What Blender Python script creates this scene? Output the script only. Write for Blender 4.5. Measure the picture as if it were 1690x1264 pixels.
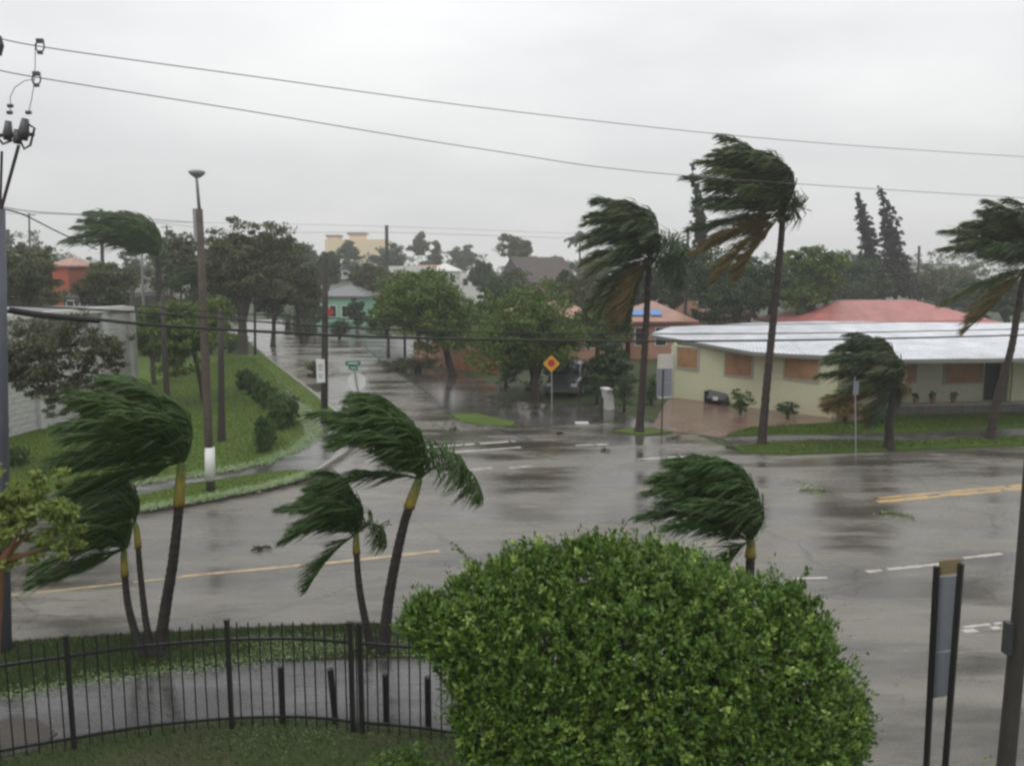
import bpy, math, random
import numpy as np
from mathutils import Vector, Matrix
from mathutils.noise import noise as mnoise
from mathutils.geometry import tessellate_polygon

random.seed(7); rng = np.random.default_rng(7)
for o in list(bpy.data.objects): bpy.data.objects.remove(o)
SC = bpy.context.scene; COL = SC.collection
PI = math.pi

# ------------------------------------------------------------------ camera
FPX, CX, CY, HOR, CAMH = 1400.0, 845.0, 632.0, 440.0, 6.5
PITCH = math.atan((CY - HOR) / FPX)
cam_d = bpy.data.cameras.new('camera'); cam = bpy.data.objects.new('camera', cam_d); COL.objects.link(cam)
cam.location = (0, 0, CAMH); cam.rotation_euler = (PI/2 - PITCH, 0, 0)
cam_d.sensor_width = 36; cam_d.lens = 36 * FPX / 1690
cam_d.clip_start = 0.1; cam_d.clip_end = 6000
SC.camera = cam

# ------------------------------------------------------------------ sky, sun, exposure
SUN_EL, SUN_AZ = math.radians(58), math.radians(200)
W = bpy.data.worlds.new('World'); SC.world = W; W.use_nodes = True
nt = W.node_tree; nt.nodes.clear()
def N(nt, t, **kw):
    n = nt.nodes.new(t)
    for k, v in kw.items():
        if k in ('inputs',):
            for i, x in v.items(): n.inputs[i].default_value = x
        else: setattr(n, k, v)
    return n
wo = N(nt, 'ShaderNodeOutputWorld'); bg = N(nt, 'ShaderNodeBackground'); bg.inputs[1].default_value = 0.1
sky = N(nt, 'ShaderNodeTexSky'); sky.sky_type = 'NISHITA'; sky.sun_disc = False
sky.sun_elevation = SUN_EL; sky.sun_rotation = SUN_AZ; sky.dust_density = 4
tc = N(nt, 'ShaderNodeTexCoord'); mp = N(nt, 'ShaderNodeMapping'); mp.inputs['Scale'].default_value = (1, 1, 3.2)
nz = N(nt, 'ShaderNodeTexNoise'); nz.inputs['Scale'].default_value = 1.7; nz.inputs['Detail'].default_value = 5; nz.inputs['Roughness'].default_value = 0.5
cr = N(nt, 'ShaderNodeValToRGB'); e = cr.color_ramp.elements
e[0].position = 0.3; e[0].color = (0.76, 0.76, 0.785, 1); e[1].position = 0.7; e[1].color = (1.10, 1.10, 1.09, 1)
sx = N(nt, 'ShaderNodeSeparateXYZ')
er = N(nt, 'ShaderNodeValToRGB'); e = er.color_ramp.elements
e[0].position = 0.0; e[0].color = (0.69, 0.695, 0.68, 1); e[1].position = 1.0; e[1].color = (1.3, 1.3, 1.3, 1)
x = er.color_ramp.elements.new(0.12); x.color = (0.665, 0.670, 0.672, 1)
x = er.color_ramp.elements.new(0.30); x.color = (0.86, 0.865, 0.87, 1)
mul = N(nt, 'ShaderNodeMix', data_type='RGBA', blend_type='MULTIPLY'); mul.inputs[0].default_value = 1
sc10 = N(nt, 'ShaderNodeVectorMath', operation='SCALE'); sc10.inputs['Scale'].default_value = 12.0
mx = N(nt, 'ShaderNodeMix', data_type='RGBA'); mx.inputs[0].default_value = 0.94
L = nt.links.new
L(tc.outputs['Generated'], mp.inputs[0]); L(mp.outputs[0], nz.inputs['Vector']); L(nz.outputs[0], cr.inputs[0])
L(tc.outputs['Generated'], sx.inputs[0]); L(sx.outputs[2], er.inputs[0])
L(cr.outputs[0], mul.inputs[6]); L(er.outputs[0], mul.inputs[7]); L(mul.outputs[2], sc10.inputs[0])
L(sky.outputs[0], mx.inputs[6]); L(sc10.outputs[0], mx.inputs[7]); L(mx.outputs[2], bg.inputs[0]); L(bg.outputs[0], wo.inputs[0])
sl = bpy.data.lights.new('sun', 'SUN'); sl.energy = 0.6; sl.angle = math.radians(25); sl.color = (1, 0.97, 0.93)
so = bpy.data.objects.new('sun', sl); COL.objects.link(so)
so.rotation_euler = (PI/2 - SUN_EL, 0, PI - SUN_AZ)
vs = SC.view_settings; SC.display_settings.display_device = 'sRGB'
vs.view_transform = 'Standard'; vs.look = 'None'; vs.gamma = 1; vs.use_curve_mapping = False; vs.exposure = 0.0
cy = SC.cycles
cy.use_denoising = True; cy.max_bounces = 6; cy.diffuse_bounces = 3; cy.glossy_bounces = 3; cy.transmission_bounces = 2
cy.volume_bounces = 1; cy.transparent_max_bounces = 8; cy.caustics_reflective = False; cy.caustics_refractive = False
cy.pixel_filter_type = 'BLACKMAN_HARRIS'; cy.filter_width = 2.6
cy.volume_step_rate = 4

# ------------------------------------------------------------------ photo geometry
def ray(px, py):
    a, b = (px - CX) / FPX, (py - CY) / FPX
    c, s = math.cos(PITCH), math.sin(PITCH)
    return Vector((a, c - b * s, -s - b * c))
def G(px, py, z=0.0):
    d = ray(px, py); t = (z - CAMH) / d.z
    return Vector((d.x * t, d.y * t, z))
def AT(px, py, Y):
    d = ray(px, py); t = Y / d.y
    return Vector((d.x * t, Y, CAMH + d.z * t))
def ONP(px, py, A, B):          # point of a sight line on the upright plane over plan line A-B
    d = ray(px, py); ux, uy = B[0]-A[0], B[1]-A[1]
    den = d.x * uy - d.y * ux
    t = (A[0] * uy - A[1] * ux) / den
    return Vector((d.x * t, d.y * t, CAMH + d.z * t))
def YB(py): return G(CX, py).y

# ------------------------------------------------------------------ materials
def pmat(name, rough=0.6, spec=0.5, metal=0.0):
    m = bpy.data.materials.new(name); m.use_nodes = True
    b = m.node_tree.nodes['Principled BSDF']
    b.inputs['Roughness'].default_value = rough; b.inputs['Metallic'].default_value = metal
    b.inputs['Specular IOR Level'].default_value = spec
    return m, m.node_tree, b
def noise(nt, scale, detail=4, coord='Object', vec=None, rough=0.55):
    n = nt.nodes.new('ShaderNodeTexNoise'); n.inputs['Scale'].default_value = scale
    n.inputs['Detail'].default_value = detail; n.inputs['Roughness'].default_value = rough
    if vec is None:
        t = nt.nodes.new('ShaderNodeTexCoord'); vec = t.outputs[coord]
    nt.links.new(vec, n.inputs['Vector']); return n
def ramp(nt, src, stops):
    r = nt.nodes.new('ShaderNodeValToRGB'); el = r.color_ramp.elements
    while len(el) < len(stops): el.new(0.5)
    for i, (p, c) in enumerate(stops):
        el[i].position = p; el[i].color = (c, c, c, 1) if isinstance(c, (int, float)) else (*c, 1)
    nt.links.new(src, r.inputs[0]); return r
def mixc(nt, f, a, b, bt='MIX'):
    m = nt.nodes.new('ShaderNodeMix'); m.data_type = 'RGBA'; m.blend_type = bt
    for i, v in ((0, f), (6, a), (7, b)):
        if hasattr(v, 'links') or hasattr(v, 'is_output'): nt.links.new(v, m.inputs[i])
        elif isinstance(v, (tuple, list)): m.inputs[i].default_value = (*v, 1)
        else: m.inputs[i].default_value = v
    return m.outputs[2]
def bump(nt, b, src, strength, dist=0.02):
    n = nt.nodes.new('ShaderNodeBump'); n.inputs['Strength'].default_value = strength; n.inputs['Distance'].default_value = dist
    nt.links.new(src, n.inputs['Height']); nt.links.new(n.outputs[0], b.inputs['Normal']); return n
def plain(name, c, rough=0.6, spec=0.5, metal=0.0, var=0.25, scale=3.0, bmp=0.0, coord='Object'):
    m, t, b = pmat(name, rough, spec, metal)
    n = noise(t, scale, 5, coord); n2 = noise(t, scale * 9, 3, coord)
    lo = tuple(max(0, v * (1 - var)) for v in c); hi = tuple(min(1, v * (1 + var * 0.7)) for v in c)
    r = ramp(t, n.outputs[0], [(0.3, lo), (0.7, hi)])
    o = mixc(t, 0.35, r.outputs[0], ramp(t, n2.outputs[0], [(0.3, lo), (0.7, hi)]).outputs[0])
    t.links.new(o, b.inputs['Base Color'])
    if bmp: bump(t, b, n2.outputs[0], bmp)
    return m
def leafmat(name, c1, c2, c3=None, rough=0.45, trans=0.25, scale=0.6):
    m, t, b = pmat(name, rough, 0.08 if 'grass' in name else 0.35)
    g = t.nodes.new('ShaderNodeNewGeometry'); n = noise(t, scale, 3)
    base = mixc(t, g.outputs['Random Per Island'], c1, c2)
    if c3: base = mixc(t, ramp(t, n.outputs[0], [(0.45, 0), (0.68, 1)]).outputs[0], base, c3)
    t.links.new(base, b.inputs['Base Color'])
    tr = t.nodes.new('ShaderNodeBsdfTranslucent'); t.links.new(base, tr.inputs[0])
    ms = t.nodes.new('ShaderNodeMixShader'); ms.inputs[0].default_value = trans
    out = t.nodes['Material Output']
    t.links.new(b.outputs[0], ms.inputs[1]); t.links.new(tr.outputs[0], ms.inputs[2]); t.links.new(ms.outputs[0], out.inputs[0])
    return m
def wetroad(name, c_lo, c_hi, r_lo=0.07, r_hi=0.45, stain=True):
    m, t, b = pmat(name, 0.3, 0.38)
    tcn = t.nodes.new('ShaderNodeTexCoord'); mpn = t.nodes.new('ShaderNodeMapping')
    mpn.inputs['Rotation'].default_value = (0, 0, -0.32); mpn.inputs['Scale'].default_value = (0.45, 1.6, 1)
    t.links.new(tcn.outputs['Object'], mpn.inputs[0])
    big = noise(t, 0.22, 6, vec=mpn.outputs[0], rough=0.6); mid = noise(t, 1.1, 5, vec=mpn.outputs[0]); fine = noise(t, 34, 3)
    col = ramp(t, big.outputs[0], [(0.32, c_lo), (0.62, c_hi)]).outputs[0]
    col = mixc(t, 0.5, col, ramp(t, mid.outputs[0], [(0.3, c_lo), (0.75, c_hi)]).outputs[0])
    col = mixc(t, 0.34, col, ramp(t, fine.outputs[0], [(0.35, 0.02), (0.7, 0.30)]).outputs[0])
    pud = noise(t, 0.35, 7, vec=mpn.outputs[0], rough=0.65)
    pm = ramp(t, pud.outputs[0], [(0.42, 1), (0.56, 0)])
    col = mixc(t, pm.outputs[0], col, mixc(t, 1.0, col, (0.40, 0.39, 0.37), 'MULTIPLY'))
    if stain:
        vo = t.nodes.new('ShaderNodeTexVoronoi'); vo.feature = 'DISTANCE_TO_EDGE'; vo.inputs['Scale'].default_value = 0.16
        wn = noise(t, 0.8, 4); wv = t.nodes.new('ShaderNodeVectorMath'); wv.operation = 'ADD'
        t.links.new(tcn.outputs['Object'], wv.inputs[0]); t.links.new(wn.outputs['Color'], wv.inputs[1]); t.links.new(wv.outputs[0], vo.inputs['Vector'])
        cr_ = ramp(t, vo.outputs[0], [(0.0, 0.45), (0.006, 1.0)])
        col = mixc(t, 0.8, col, cr_.outputs[0], 'MULTIPLY')
    t.links.new(col, b.inputs['Base Color'])
    rr = ramp(t, pud.outputs[0], [(0.44, r_lo), (0.60, r_hi)])
    t.links.new(rr.outputs[0], b.inputs['Roughness'])
    rip = noise(t, 9, 4, vec=tcn.outputs['Object'])
    hm = mixc(t, 0.5, rip.outputs[0], fine.outputs[0])
    bump(t, b, hm, 0.22, 0.02)
    return m
def grassmat(name, a, bcol, dirt=None):
    m, t, b = pmat(name, 0.7, 0.12)
    n1 = noise(t, 0.5, 5); n2 = noise(t, 14, 3)
    c = ramp(t, n2.outputs[0], [(0.3, a), (0.7, bcol)]).outputs[0]
    c = mixc(t, 0.4, c, ramp(t, n1.outputs[0], [(0.35, a), (0.65, bcol)]).outputs[0])
    if dirt: c = mixc(t, ramp(t, noise(t, 0.35, 5, rough=0.65).outputs[0], [(0.52, 0), (0.70, 0.75)]).outputs[0], c, dirt)
    t.links.new(c, b.inputs['Base Color']); bump(t, b, n2.outputs[0], 0.6, 0.04); return m
def tilemat(name, a, bcol, sx_=3.0, sy_=3.0, rough=0.4, mortar=(0.12, 0.10, 0.09)):
    m, t, b = pmat(name, rough, 0.5)
    tcn = t.nodes.new('ShaderNodeTexCoord'); br = t.nodes.new('ShaderNodeTexBrick')
    br.inputs['Color1'].default_value = (*a, 1); br.inputs['Color2'].default_value = (*bcol, 1); br.inputs['Mortar'].default_value = (*mortar, 1)
    br.inputs['Scale'].default_value = sx_; br.inputs['Mortar Size'].default_value = 0.02
    t.links.new(tcn.outputs['Object'], br.inputs['Vector'])
    n = noise(t, 0.8, 5)
    c = mixc(t, 0.6, br.outputs[0], ramp(t, n.outputs[0], [(0.3, 0.45), (0.7, 1.0)]).outputs[0], 'MULTIPLY')
    t.links.new(c, b.inputs['Base Color']); return m

M = {}
M['asphalt'] = wetroad('wet asphalt', (0.092, 0.080, 0.058), (0.240, 0.220, 0.172))
M['water'] = wetroad('flood water', (0.045, 0.040, 0.032), (0.09, 0.082, 0.066), 0.05, 0.14, False)
M['concrete'] = wetroad('wet concrete', (0.15, 0.15, 0.145), (0.24, 0.235, 0.225), 0.15, 0.4, False)
M['near_walk'] = wetroad('wet dark concrete', (0.07, 0.07, 0.07), (0.13, 0.13, 0.128), 0.15, 0.4, False)
M['kerb'] = plain('kerb concrete', (0.26, 0.25, 0.22), 0.5, var=0.3)
M['ground'] = grassmat('ground', (0.035, 0.05, 0.02), (0.07, 0.085, 0.035), (0.09, 0.08, 0.06))
M['lawn'] = grassmat('lawn', (0.055, 0.095, 0.015), (0.095, 0.15, 0.022), (0.10, 0.10, 0.045))
M['near_lawn'] = grassmat('near lawn', (0.03, 0.045, 0.018), (0.06, 0.08, 0.03), (0.07, 0.06, 0.04))
M['mud'] = grassmat('mud', (0.070, 0.062, 0.055), (0.095, 0.083, 0.075))
M['blade'] = leafmat('grass blade', (0.05, 0.09, 0.015), (0.10, 0.155, 0.02), None, 0.6, 0.3)
M['blade_dark'] = leafmat('dark grass blade', (0.03, 0.055, 0.015), (0.07, 0.10, 0.03), None, 0.6, 0.3)
M['paver'] = tilemat('brick pavers', (0.20, 0.115, 0.085), (0.26, 0.16, 0.125), 4.5, 4.5, 0.25)
M['white_paint'] = plain('worn white road paint', (0.44, 0.43, 0.39), 0.4, var=0.5, scale=4)
M['yellow_paint'] = plain('worn yellow road paint', (0.58, 0.36, 0.13), 0.4, var=0.3, scale=4)
M['faded_yellow'] = plain('faded yellow road paint', (0.42, 0.31, 0.16), 0.4, var=0.35, scale=4)
M['black_iron'] = plain('black painted iron', (0.012, 0.012, 0.013), 0.4, 0.5)
M['wood_pole'] = plain('weathered pole wood', (0.085, 0.068, 0.052), 0.8, var=0.4, scale=6, bmp=0.3)
M['dark_wood'] = plain('dark wet wood', (0.035, 0.030, 0.025), 0.7, var=0.4, scale=6, bmp=0.3)
M['grey_pole'] = plain('blue grey concrete pole', (0.085, 0.092, 0.115), 0.6, var=0.15, scale=2)
M['galv'] = plain('galvanised steel', (0.30, 0.31, 0.32), 0.45, 0.5, 0.3, var=0.15)
M['sign_back'] = plain('bare aluminium sign back', (0.22, 0.235, 0.27), 0.45, 0.5, 0.2, var=0.12, scale=1.5)
M['sign_white'] = plain('white sign face', (0.70, 0.70, 0.70), 0.4, var=0.08)
M['sign_text'] = plain('grey sign print', (0.28, 0.31, 0.36), 0.5, var=0.1)
M['sign_green'] = plain('green street sign', (0.005, 0.17, 0.12), 0.4, var=0.1)
M['sign_yellow'] = plain('yellow warning sign', (0.65, 0.33, 0.03), 0.4, var=0.1)
M['sign_red'] = plain('red sign', (0.45, 0.03, 0.02), 0.4, var=0.1)
M['tan_sign'] = plain('tan sign back', (0.22, 0.17, 0.09), 0.5, var=0.15)
M['cable'] = plain('black cable', (0.012, 0.012, 0.013), 0.6)
M['wire'] = plain('grey wire', (0.10, 0.10, 0.11), 0.6)
M['ceramic'] = plain('insulator', (0.05, 0.05, 0.055), 0.3)
M['bark'] = plain('grey brown bark', (0.060, 0.046, 0.035), 0.85, var=0.4, scale=5, bmp=0.5)
M['palm_bark'] = plain('palm trunk bark', (0.030, 0.024, 0.020), 0.8, var=0.4, scale=7, bmp=0.5)
M['red_bark'] = plain('reddish palm bark', (0.040, 0.026, 0.022), 0.8, var=0.4, scale=5, bmp=0.5)
M['crownshaft'] = plain('yellow green crownshaft', (0.30, 0.24, 0.04), 0.45, var=0.3, scale=5)
M['orange_bark'] = plain('orange brown bark', (0.20, 0.10, 0.045), 0.7, var=0.3, scale=6)
M['palm'] = leafmat('palm frond', (0.018, 0.048, 0.008), (0.068, 0.130, 0.020), (0.035, 0.085, 0.012), 0.45, 0.25)
M['palm_mid'] = leafmat('coconut frond', (0.025, 0.052, 0.018), (0.065, 0.115, 0.035), (0.085, 0.09, 0.028), 0.45, 0.2)
M['palm_old'] = leafmat('old yellowing frond', (0.09, 0.075, 0.02), (0.16, 0.115, 0.03), None, 0.5, 0.25)
M['rachis'] = plain('frond stem', (0.12, 0.17, 0.04), 0.5)
M['bush'] = leafmat('glossy hedge leaf', (0.030, 0.078, 0.010), (0.135, 0.235, 0.030), (0.085, 0.165, 0.022), 0.35, 0.25)
M['shoot'] = leafmat('pale new leaf', (0.20, 0.32, 0.05), (0.38, 0.50, 0.14), None, 0.4, 0.3)
M['croton'] = leafmat('yellow green leaf', (0.16, 0.22, 0.045), (0.38, 0.44, 0.12), (0.14, 0.19, 0.04), 0.4, 0.25)
M['oak'] = leafmat('olive grey leaf', (0.065, 0.075, 0.040), (0.140, 0.150, 0.080), None, 0.6, 0.2)
M['tree_g'] = leafmat('bright green leaf', (0.060, 0.100, 0.020), (0.140, 0.205, 0.038), None, 0.5, 0.25)
M['tree_d'] = leafmat('dark green leaf', (0.030, 0.056, 0.020), (0.072, 0.115, 0.036), None, 0.5, 0.2)
M['tree_o'] = leafmat('olive green leaf', (0.055, 0.068, 0.026), (0.120, 0.135, 0.052), None, 0.6, 0.2)
M['pine'] = leafmat('grey pine needle', (0.035, 0.042, 0.036), (0.06, 0.07, 0.055), None, 0.7, 0.15)
M['hedge'] = leafmat('clipped hedge leaf', (0.028, 0.07, 0.014), (0.085, 0.16, 0.028), None, 0.5, 0.2)
M['orange_leaf'] = leafmat('orange shrub leaf', (0.16, 0.10, 0.02), (0.24, 0.16, 0.04), (0.07, 0.08, 0.02), 0.5, 0.25)
M['litter'] = leafmat('pale wet leaf litter', (0.12, 0.19, 0.06), (0.24, 0.33, 0.14), None, 0.5, 0.1)
M['litter_dark'] = leafmat('dark leaf litter', (0.03, 0.04, 0.015), (0.07, 0.07, 0.03), None, 0.5, 0.1)
M['cream'] = plain('cream stucco', (0.55, 0.55, 0.37), 0.7, var=0.10, scale=0.8)
M['cream_shaded'] = plain('shaded cream stucco', (0.50, 0.50, 0.38), 0.7, var=0.12, scale=0.8)  # greyer copy of the cream, with the porch shade put into the colour
M['plywood'] = plain('plywood', (0.33, 0.175, 0.085), 0.6, var=0.35, scale=2.5)
M['metal_roof'] = plain('white metal roof', (0.62, 0.64, 0.67), 0.30, 0.5, var=0.36, scale=0.9)
M['fascia'] = plain('grey fascia', (0.34, 0.35, 0.31), 0.5, var=0.1)
M['door'] = plain('dark green door', (0.018, 0.03, 0.028), 0.4)
M['glass'] = plain('dark window glass', (0.02, 0.022, 0.025), 0.08, 0.6)
M['red_roof'] = tilemat('red tile roof', (0.42, 0.14, 0.125), (0.52, 0.20, 0.18), 3, 3, 0.45, (0.22, 0.07, 0.06))
M['salmon_roof'] = tilemat('salmon tile roof', (0.38, 0.20, 0.14), (0.46, 0.26, 0.19), 3, 3, 0.45, (0.25, 0.10, 0.07))
M['brown_roof'] = plain('brown roof', (0.07, 0.055, 0.05), 0.7)
M['grey_roof'] = plain('grey roof', (0.16, 0.16, 0.165), 0.6)
M['salmon'] = plain('salmon stucco', (0.40, 0.22, 0.15), 0.7, var=0.15, scale=1)
M['orange_wall'] = plain('orange painted wall', (0.50, 0.17, 0.07), 0.7, var=0.15, scale=1)
M['mint'] = plain('mint stucco', (0.22, 0.45, 0.31), 0.7, var=0.1)
M['white_wall'] = plain('white stucco', (0.62, 0.62, 0.58), 0.7, var=0.12, scale=1)
M['yellow_wall'] = plain('yellow stucco', (0.72, 0.56, 0.32), 0.7, var=0.08)
M['brick_red'] = plain('red painted wall', (0.42, 0.09, 0.05), 0.7, var=0.1)
M['tarp'] = plain('blue tarpaulin', (0.07, 0.20, 0.48), 0.4, var=0.2)
M['stone_grey'] = plain('dark planter wall', (0.10, 0.096, 0.085), 0.7, var=0.3)
M['bin'] = plain('dark grey plastic', (0.03, 0.034, 0.038), 0.4)
M['car_paint'] = plain('silver car paint', (0.09, 0.10, 0.105), 0.2, 0.6, 0.4, var=0.08)
M['tyre'] = plain('tyre', (0.015, 0.015, 0.016), 0.7)
M['lamp_glass'] = plain('lamp lens', (0.6, 0.6, 0.58), 0.2)
M['terracotta'] = plain('terracotta', (0.25, 0.10, 0.05), 0.6)

# ringed palm trunks and a crownshaft that runs from brown through yellow to green
for key in ('palm_bark', 'red_bark'):
    t = M[key].node_tree; b = t.nodes['Principled BSDF']; tcn = t.nodes.new('ShaderNodeTexCoord'); mpn = t.nodes.new('ShaderNodeMapping')
    mpn.inputs['Scale'].default_value = (0.4, 0.4, 9); t.links.new(tcn.outputs['Object'], mpn.inputs[0]); rn = noise(t, 1.6, 3, vec=mpn.outputs[0])
    old = b.inputs['Base Color'].links[0].from_socket
    t.links.new(mixc(t, 0.75, old, ramp(t, rn.outputs[0], [(0.42, 0.35), (0.58, 1.3)]).outputs[0], 'MULTIPLY'), b.inputs['Base Color'])
m, t, b = pmat('banded crownshaft', 0.45)
tcn = t.nodes.new('ShaderNodeTexCoord'); sz = t.nodes.new('ShaderNodeSeparateXYZ'); t.links.new(tcn.outputs['Generated'], sz.inputs[0])
c = ramp(t, sz.outputs[2], [(0.0, (0.09, 0.06, 0.02)), (0.12, (0.30, 0.22, 0.035)), (0.55, (0.24, 0.22, 0.04)), (1.0, (0.07, 0.13, 0.025))]).outputs[0]
c = mixc(t, 0.6, c, ramp(t, noise(t, 9, 4).outputs[0], [(0.35, 0.45), (0.6, 1.0)]).outputs[0], 'MULTIPLY')
t.links.new(c, b.inputs['Base Color']); M['crownshaft'] = m
# white block wall with joints
m, t, b = pmat('white block wall', 0.65)
tcn = t.nodes.new('ShaderNodeTexCoord'); br = t.nodes.new('ShaderNodeTexBrick')
n = noise(t, 1.3, 5)
c = ramp(t, n.outputs[0], [(0.3, (0.42, 0.42, 0.40)), (0.7, (0.56, 0.56, 0.54))]).outputs[0]
t.links.new(c, b.inputs['Base Color']); bump(t, b, noise(t, 12, 4).outputs[0], 0.4, 0.02)
M['block'] = m

# ------------------------------------------------------------------ mesh helpers
class MB:
    def __init__(s): s.v = []; s.f = []
    def quad(s, a, b, c, d):
        i = len(s.v); s.v += [tuple(a), tuple(b), tuple(c), tuple(d)]; s.f.append((i, i+1, i+2, i+3)); return s
    def box(s, c, d, rz=0.0, tilt=None):
        x, y, z = d[0]/2, d[1]/2, d[2]/2; i = len(s.v)
        R = Matrix.Rotation(rz, 3, 'Z')
        if tilt is not None: R = R @ tilt
        for a in ((-x,-y,-z),(x,-y,-z),(x,y,-z),(-x,y,-z),(-x,-y,z),(x,-y,z),(x,y,z),(-x,y,z)):
            s.v.append(tuple(Vector(c) + R @ Vector(a)))
        for f in ((3,2,1,0),(4,5,6,7),(0,1,5,4),(1,2,6,5),(2,3,7,6),(3,0,4,7)): s.f.append(tuple(i+k for k in f))
        return s
    def tube(s, pts, rad, n=8, cap=True, rough=0.0):
        pts = [Vector(p) for p in pts]
        if not hasattr(rad, '__len__'): rad = [rad] * len(pts)
        i0 = len(s.v)
        for k, p in enumerate(pts):
            d = (pts[min(k+1, len(pts)-1)] - pts[max(k-1, 0)]).normalized()
            ref = Vector((0, 1, 0)) if abs(d.y) < 0.9 else Vector((1, 0, 0))
            a = d.cross(ref).normalized(); b_ = d.cross(a)
            for j in range(n):
                w = 2*PI*j/n; r = rad[k] * (1 + rough * random.uniform(-1, 1))
                s.v.append(tuple(p + (a*math.cos(w) + b_*math.sin(w)) * r))
        for k in range(len(pts)-1):
            for j in range(n):
                a, b_ = i0+k*n+j, i0+k*n+(j+1) % n
                s.f.append((a, b_, b_+n, a+n))
        if cap:
            s.f.append(tuple(i0+j for j in reversed(range(n)))); s.f.append(tuple(i0+(len(pts)-1)*n+j for j in range(n)))
        return s
    def slab(s, poly, z0, z1):
        """upright prism over a plan polygon"""
        P = [(p[0], p[1]) for p in poly]
        tri = tessellate_polygon([[Vector((x, y, 0)) for x, y in P]])
        n = len(P); i = len(s.v)
        s.v += [(x, y, z1) for x, y in P] + [(x, y, z0) for x, y in P]
        area = sum(P[k][0]*P[(k+1) % n][1] - P[(k+1) % n][0]*P[k][1] for k in range(n))
        for a, b_, c in tri:
            A, B, C = P[a], P[b_], P[c]
            if (B[0]-A[0])*(C[1]-A[1]) - (B[1]-A[1])*(C[0]-A[0]) < 0: b_, c = c, b_
            s.f.append((i+a, i+b_, i+c))
        for k in range(n):
            k2 = (k+1) % n
            q = (i+n+k, i+n+k2, i+k2, i+k)
            s.f.append(q if area > 0 else tuple(reversed(q)))
        return s
    def build(s, name, mat, parent=None, smooth=False, world=False):
        v = s.v
        if world and parent is not None:
            o = parent.location if parent.parent is None else parent.parent.location
            v = [(a[0]-o.x, a[1]-o.y, a[2]-o.z) for a in v]
        me = bpy.data.meshes.new(name); me.from_pydata(v, [], s.f); me.update()
        if smooth: me.polygons.foreach_set('use_smooth', [True]*len(me.polygons))
        me.materials.append(mat)
        ob = bpy.data.objects.new(name, me); COL.objects.link(ob)
        if parent is not None: ob.parent = parent
        return ob
def quads_mesh(name, V, mat, parent=None, tri=False):
    """V: (N,4,3) or (N,3,3) array"""
    n, k = V.shape[0], V.shape[1]
    me = bpy.data.meshes.new(name)
    me.vertices.add(n*k); me.vertices.foreach_set('co', V.reshape(-1).astype(np.float32))
    me.loops.add(n*k); me.loops.foreach_set('vertex_index', np.arange(n*k, dtype=np.int32))
    me.polygons.add(n); me.polygons.foreach_set('loop_start', np.arange(0, n*k, k, dtype=np.int32))
    me.polygons.foreach_set('loop_total', np.full(n, k, dtype=np.int32))
    me.update(); me.validate(); me.materials.append(mat)
    ob = bpy.data.objects.new(name, me); COL.objects.link(ob)
    if parent is not None: ob.parent = parent
    return ob
def tag(o, label=None, cat=None, group=None, kind=None):
    if label: o['label'] = label
    if cat: o['category'] = cat
    if group: o['group'] = group
    if kind: o['kind'] = kind
    return o
def thing(name, label, cat, loc=(0,0,0), rz=0.0, group=None):
    o = bpy.data.objects.new(name, None); COL.objects.link(o); o.location = loc; o.rotation_euler = (0, 0, rz)
    o.empty_display_size = 0.2
    return tag(o, label, cat, group)
def copy_tree(o, parent=None):
    c = o.copy(); COL.objects.link(c)
    if parent is not None: c.parent = parent
    for ch in [k for k in bpy.data.objects if k.parent == o and k != c]: copy_tree(ch, c)
    return c
def lerp(a, b, t): return a + (b - a) * t

def poly_px(pts): return [G(*p) for p in pts]
def sheet(name, pts, z0, z1, mat):
    o = MB().slab(pts, z0, z1).build(name, mat); return tag(o, kind='structure')

# ------------------------------------------------------------------ ground
tag(MB().slab([(-560,-60),(560,-60),(560,640),(-560,640)], -0.5, -0.004).build('ground', M['ground']), kind='structure')
road = [(-500,925),(-50,880),(230,848),(340,829),(440,808),(522,784),(570,752),(600,718),(520,652),(440,590),(405,560),(395,545),
        (-100,541),(-100,528),(395,528),(540,527),(560,535),(600,572),(640,608),(740,678),(800,700),(850,708),(960,700),(1060,690),(1100,700),(1160,722),(1215,745),(1300,752),(1690,737),(2300,705),
        (3400,760)]
road = poly_px(road) + [Vector((30,4,0)), Vector((3.5,4,0)), Vector((3.2,8,0)), Vector((2,11.5,0)), Vector((-0.2,14.6,0))] + poly_px([(620,1030),(450,1036),(200,1049),(0,1063),(-300,1090),(-800,1150)])
sheet('road', road, -0.3, 0.0, M['asphalt'])
# left corner block: pavement, lawn, verges
walk = poly_px([(-500,918),(-50,873),(230,843),(340,825),(440,804),(519,781),(566,750),(594,717),(518,652),(438,590),(402,560),(390,548),(-700,552),(-900,800)])
MBk = MB().slab(walk, -0.2, 0.09).build('pavement', M['concrete']); tag(MBk, kind='structure')
lawn = poly_px([(-700,880),(-50,832),(100,815),(320,785),(430,764),(485,742),(505,718),(494,690),(486,664),(440,612),(408,585),(392,553),(-650,556)])
sheet('lawn', lawn, -0.1, 0.12, M['lawn'])
verge_a = poly_px([(486,657),(540,702),(575,731),(592,714),(518,655),(438,592),(404,562),(400,575),(430,603)])
sheet('grass_verge', verge_a, -0.1, 0.125, M['lawn'])
verge_b = poly_px([(-490,913),(-50,870),(230,841),(340,823),(440,802),(512,781),(470,783),(430,787),(320,803),(230,824),(90,840),(-400,880)])
sheet('grass_verge', verge_b, -0.1, 0.125, M['lawn'])
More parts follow.
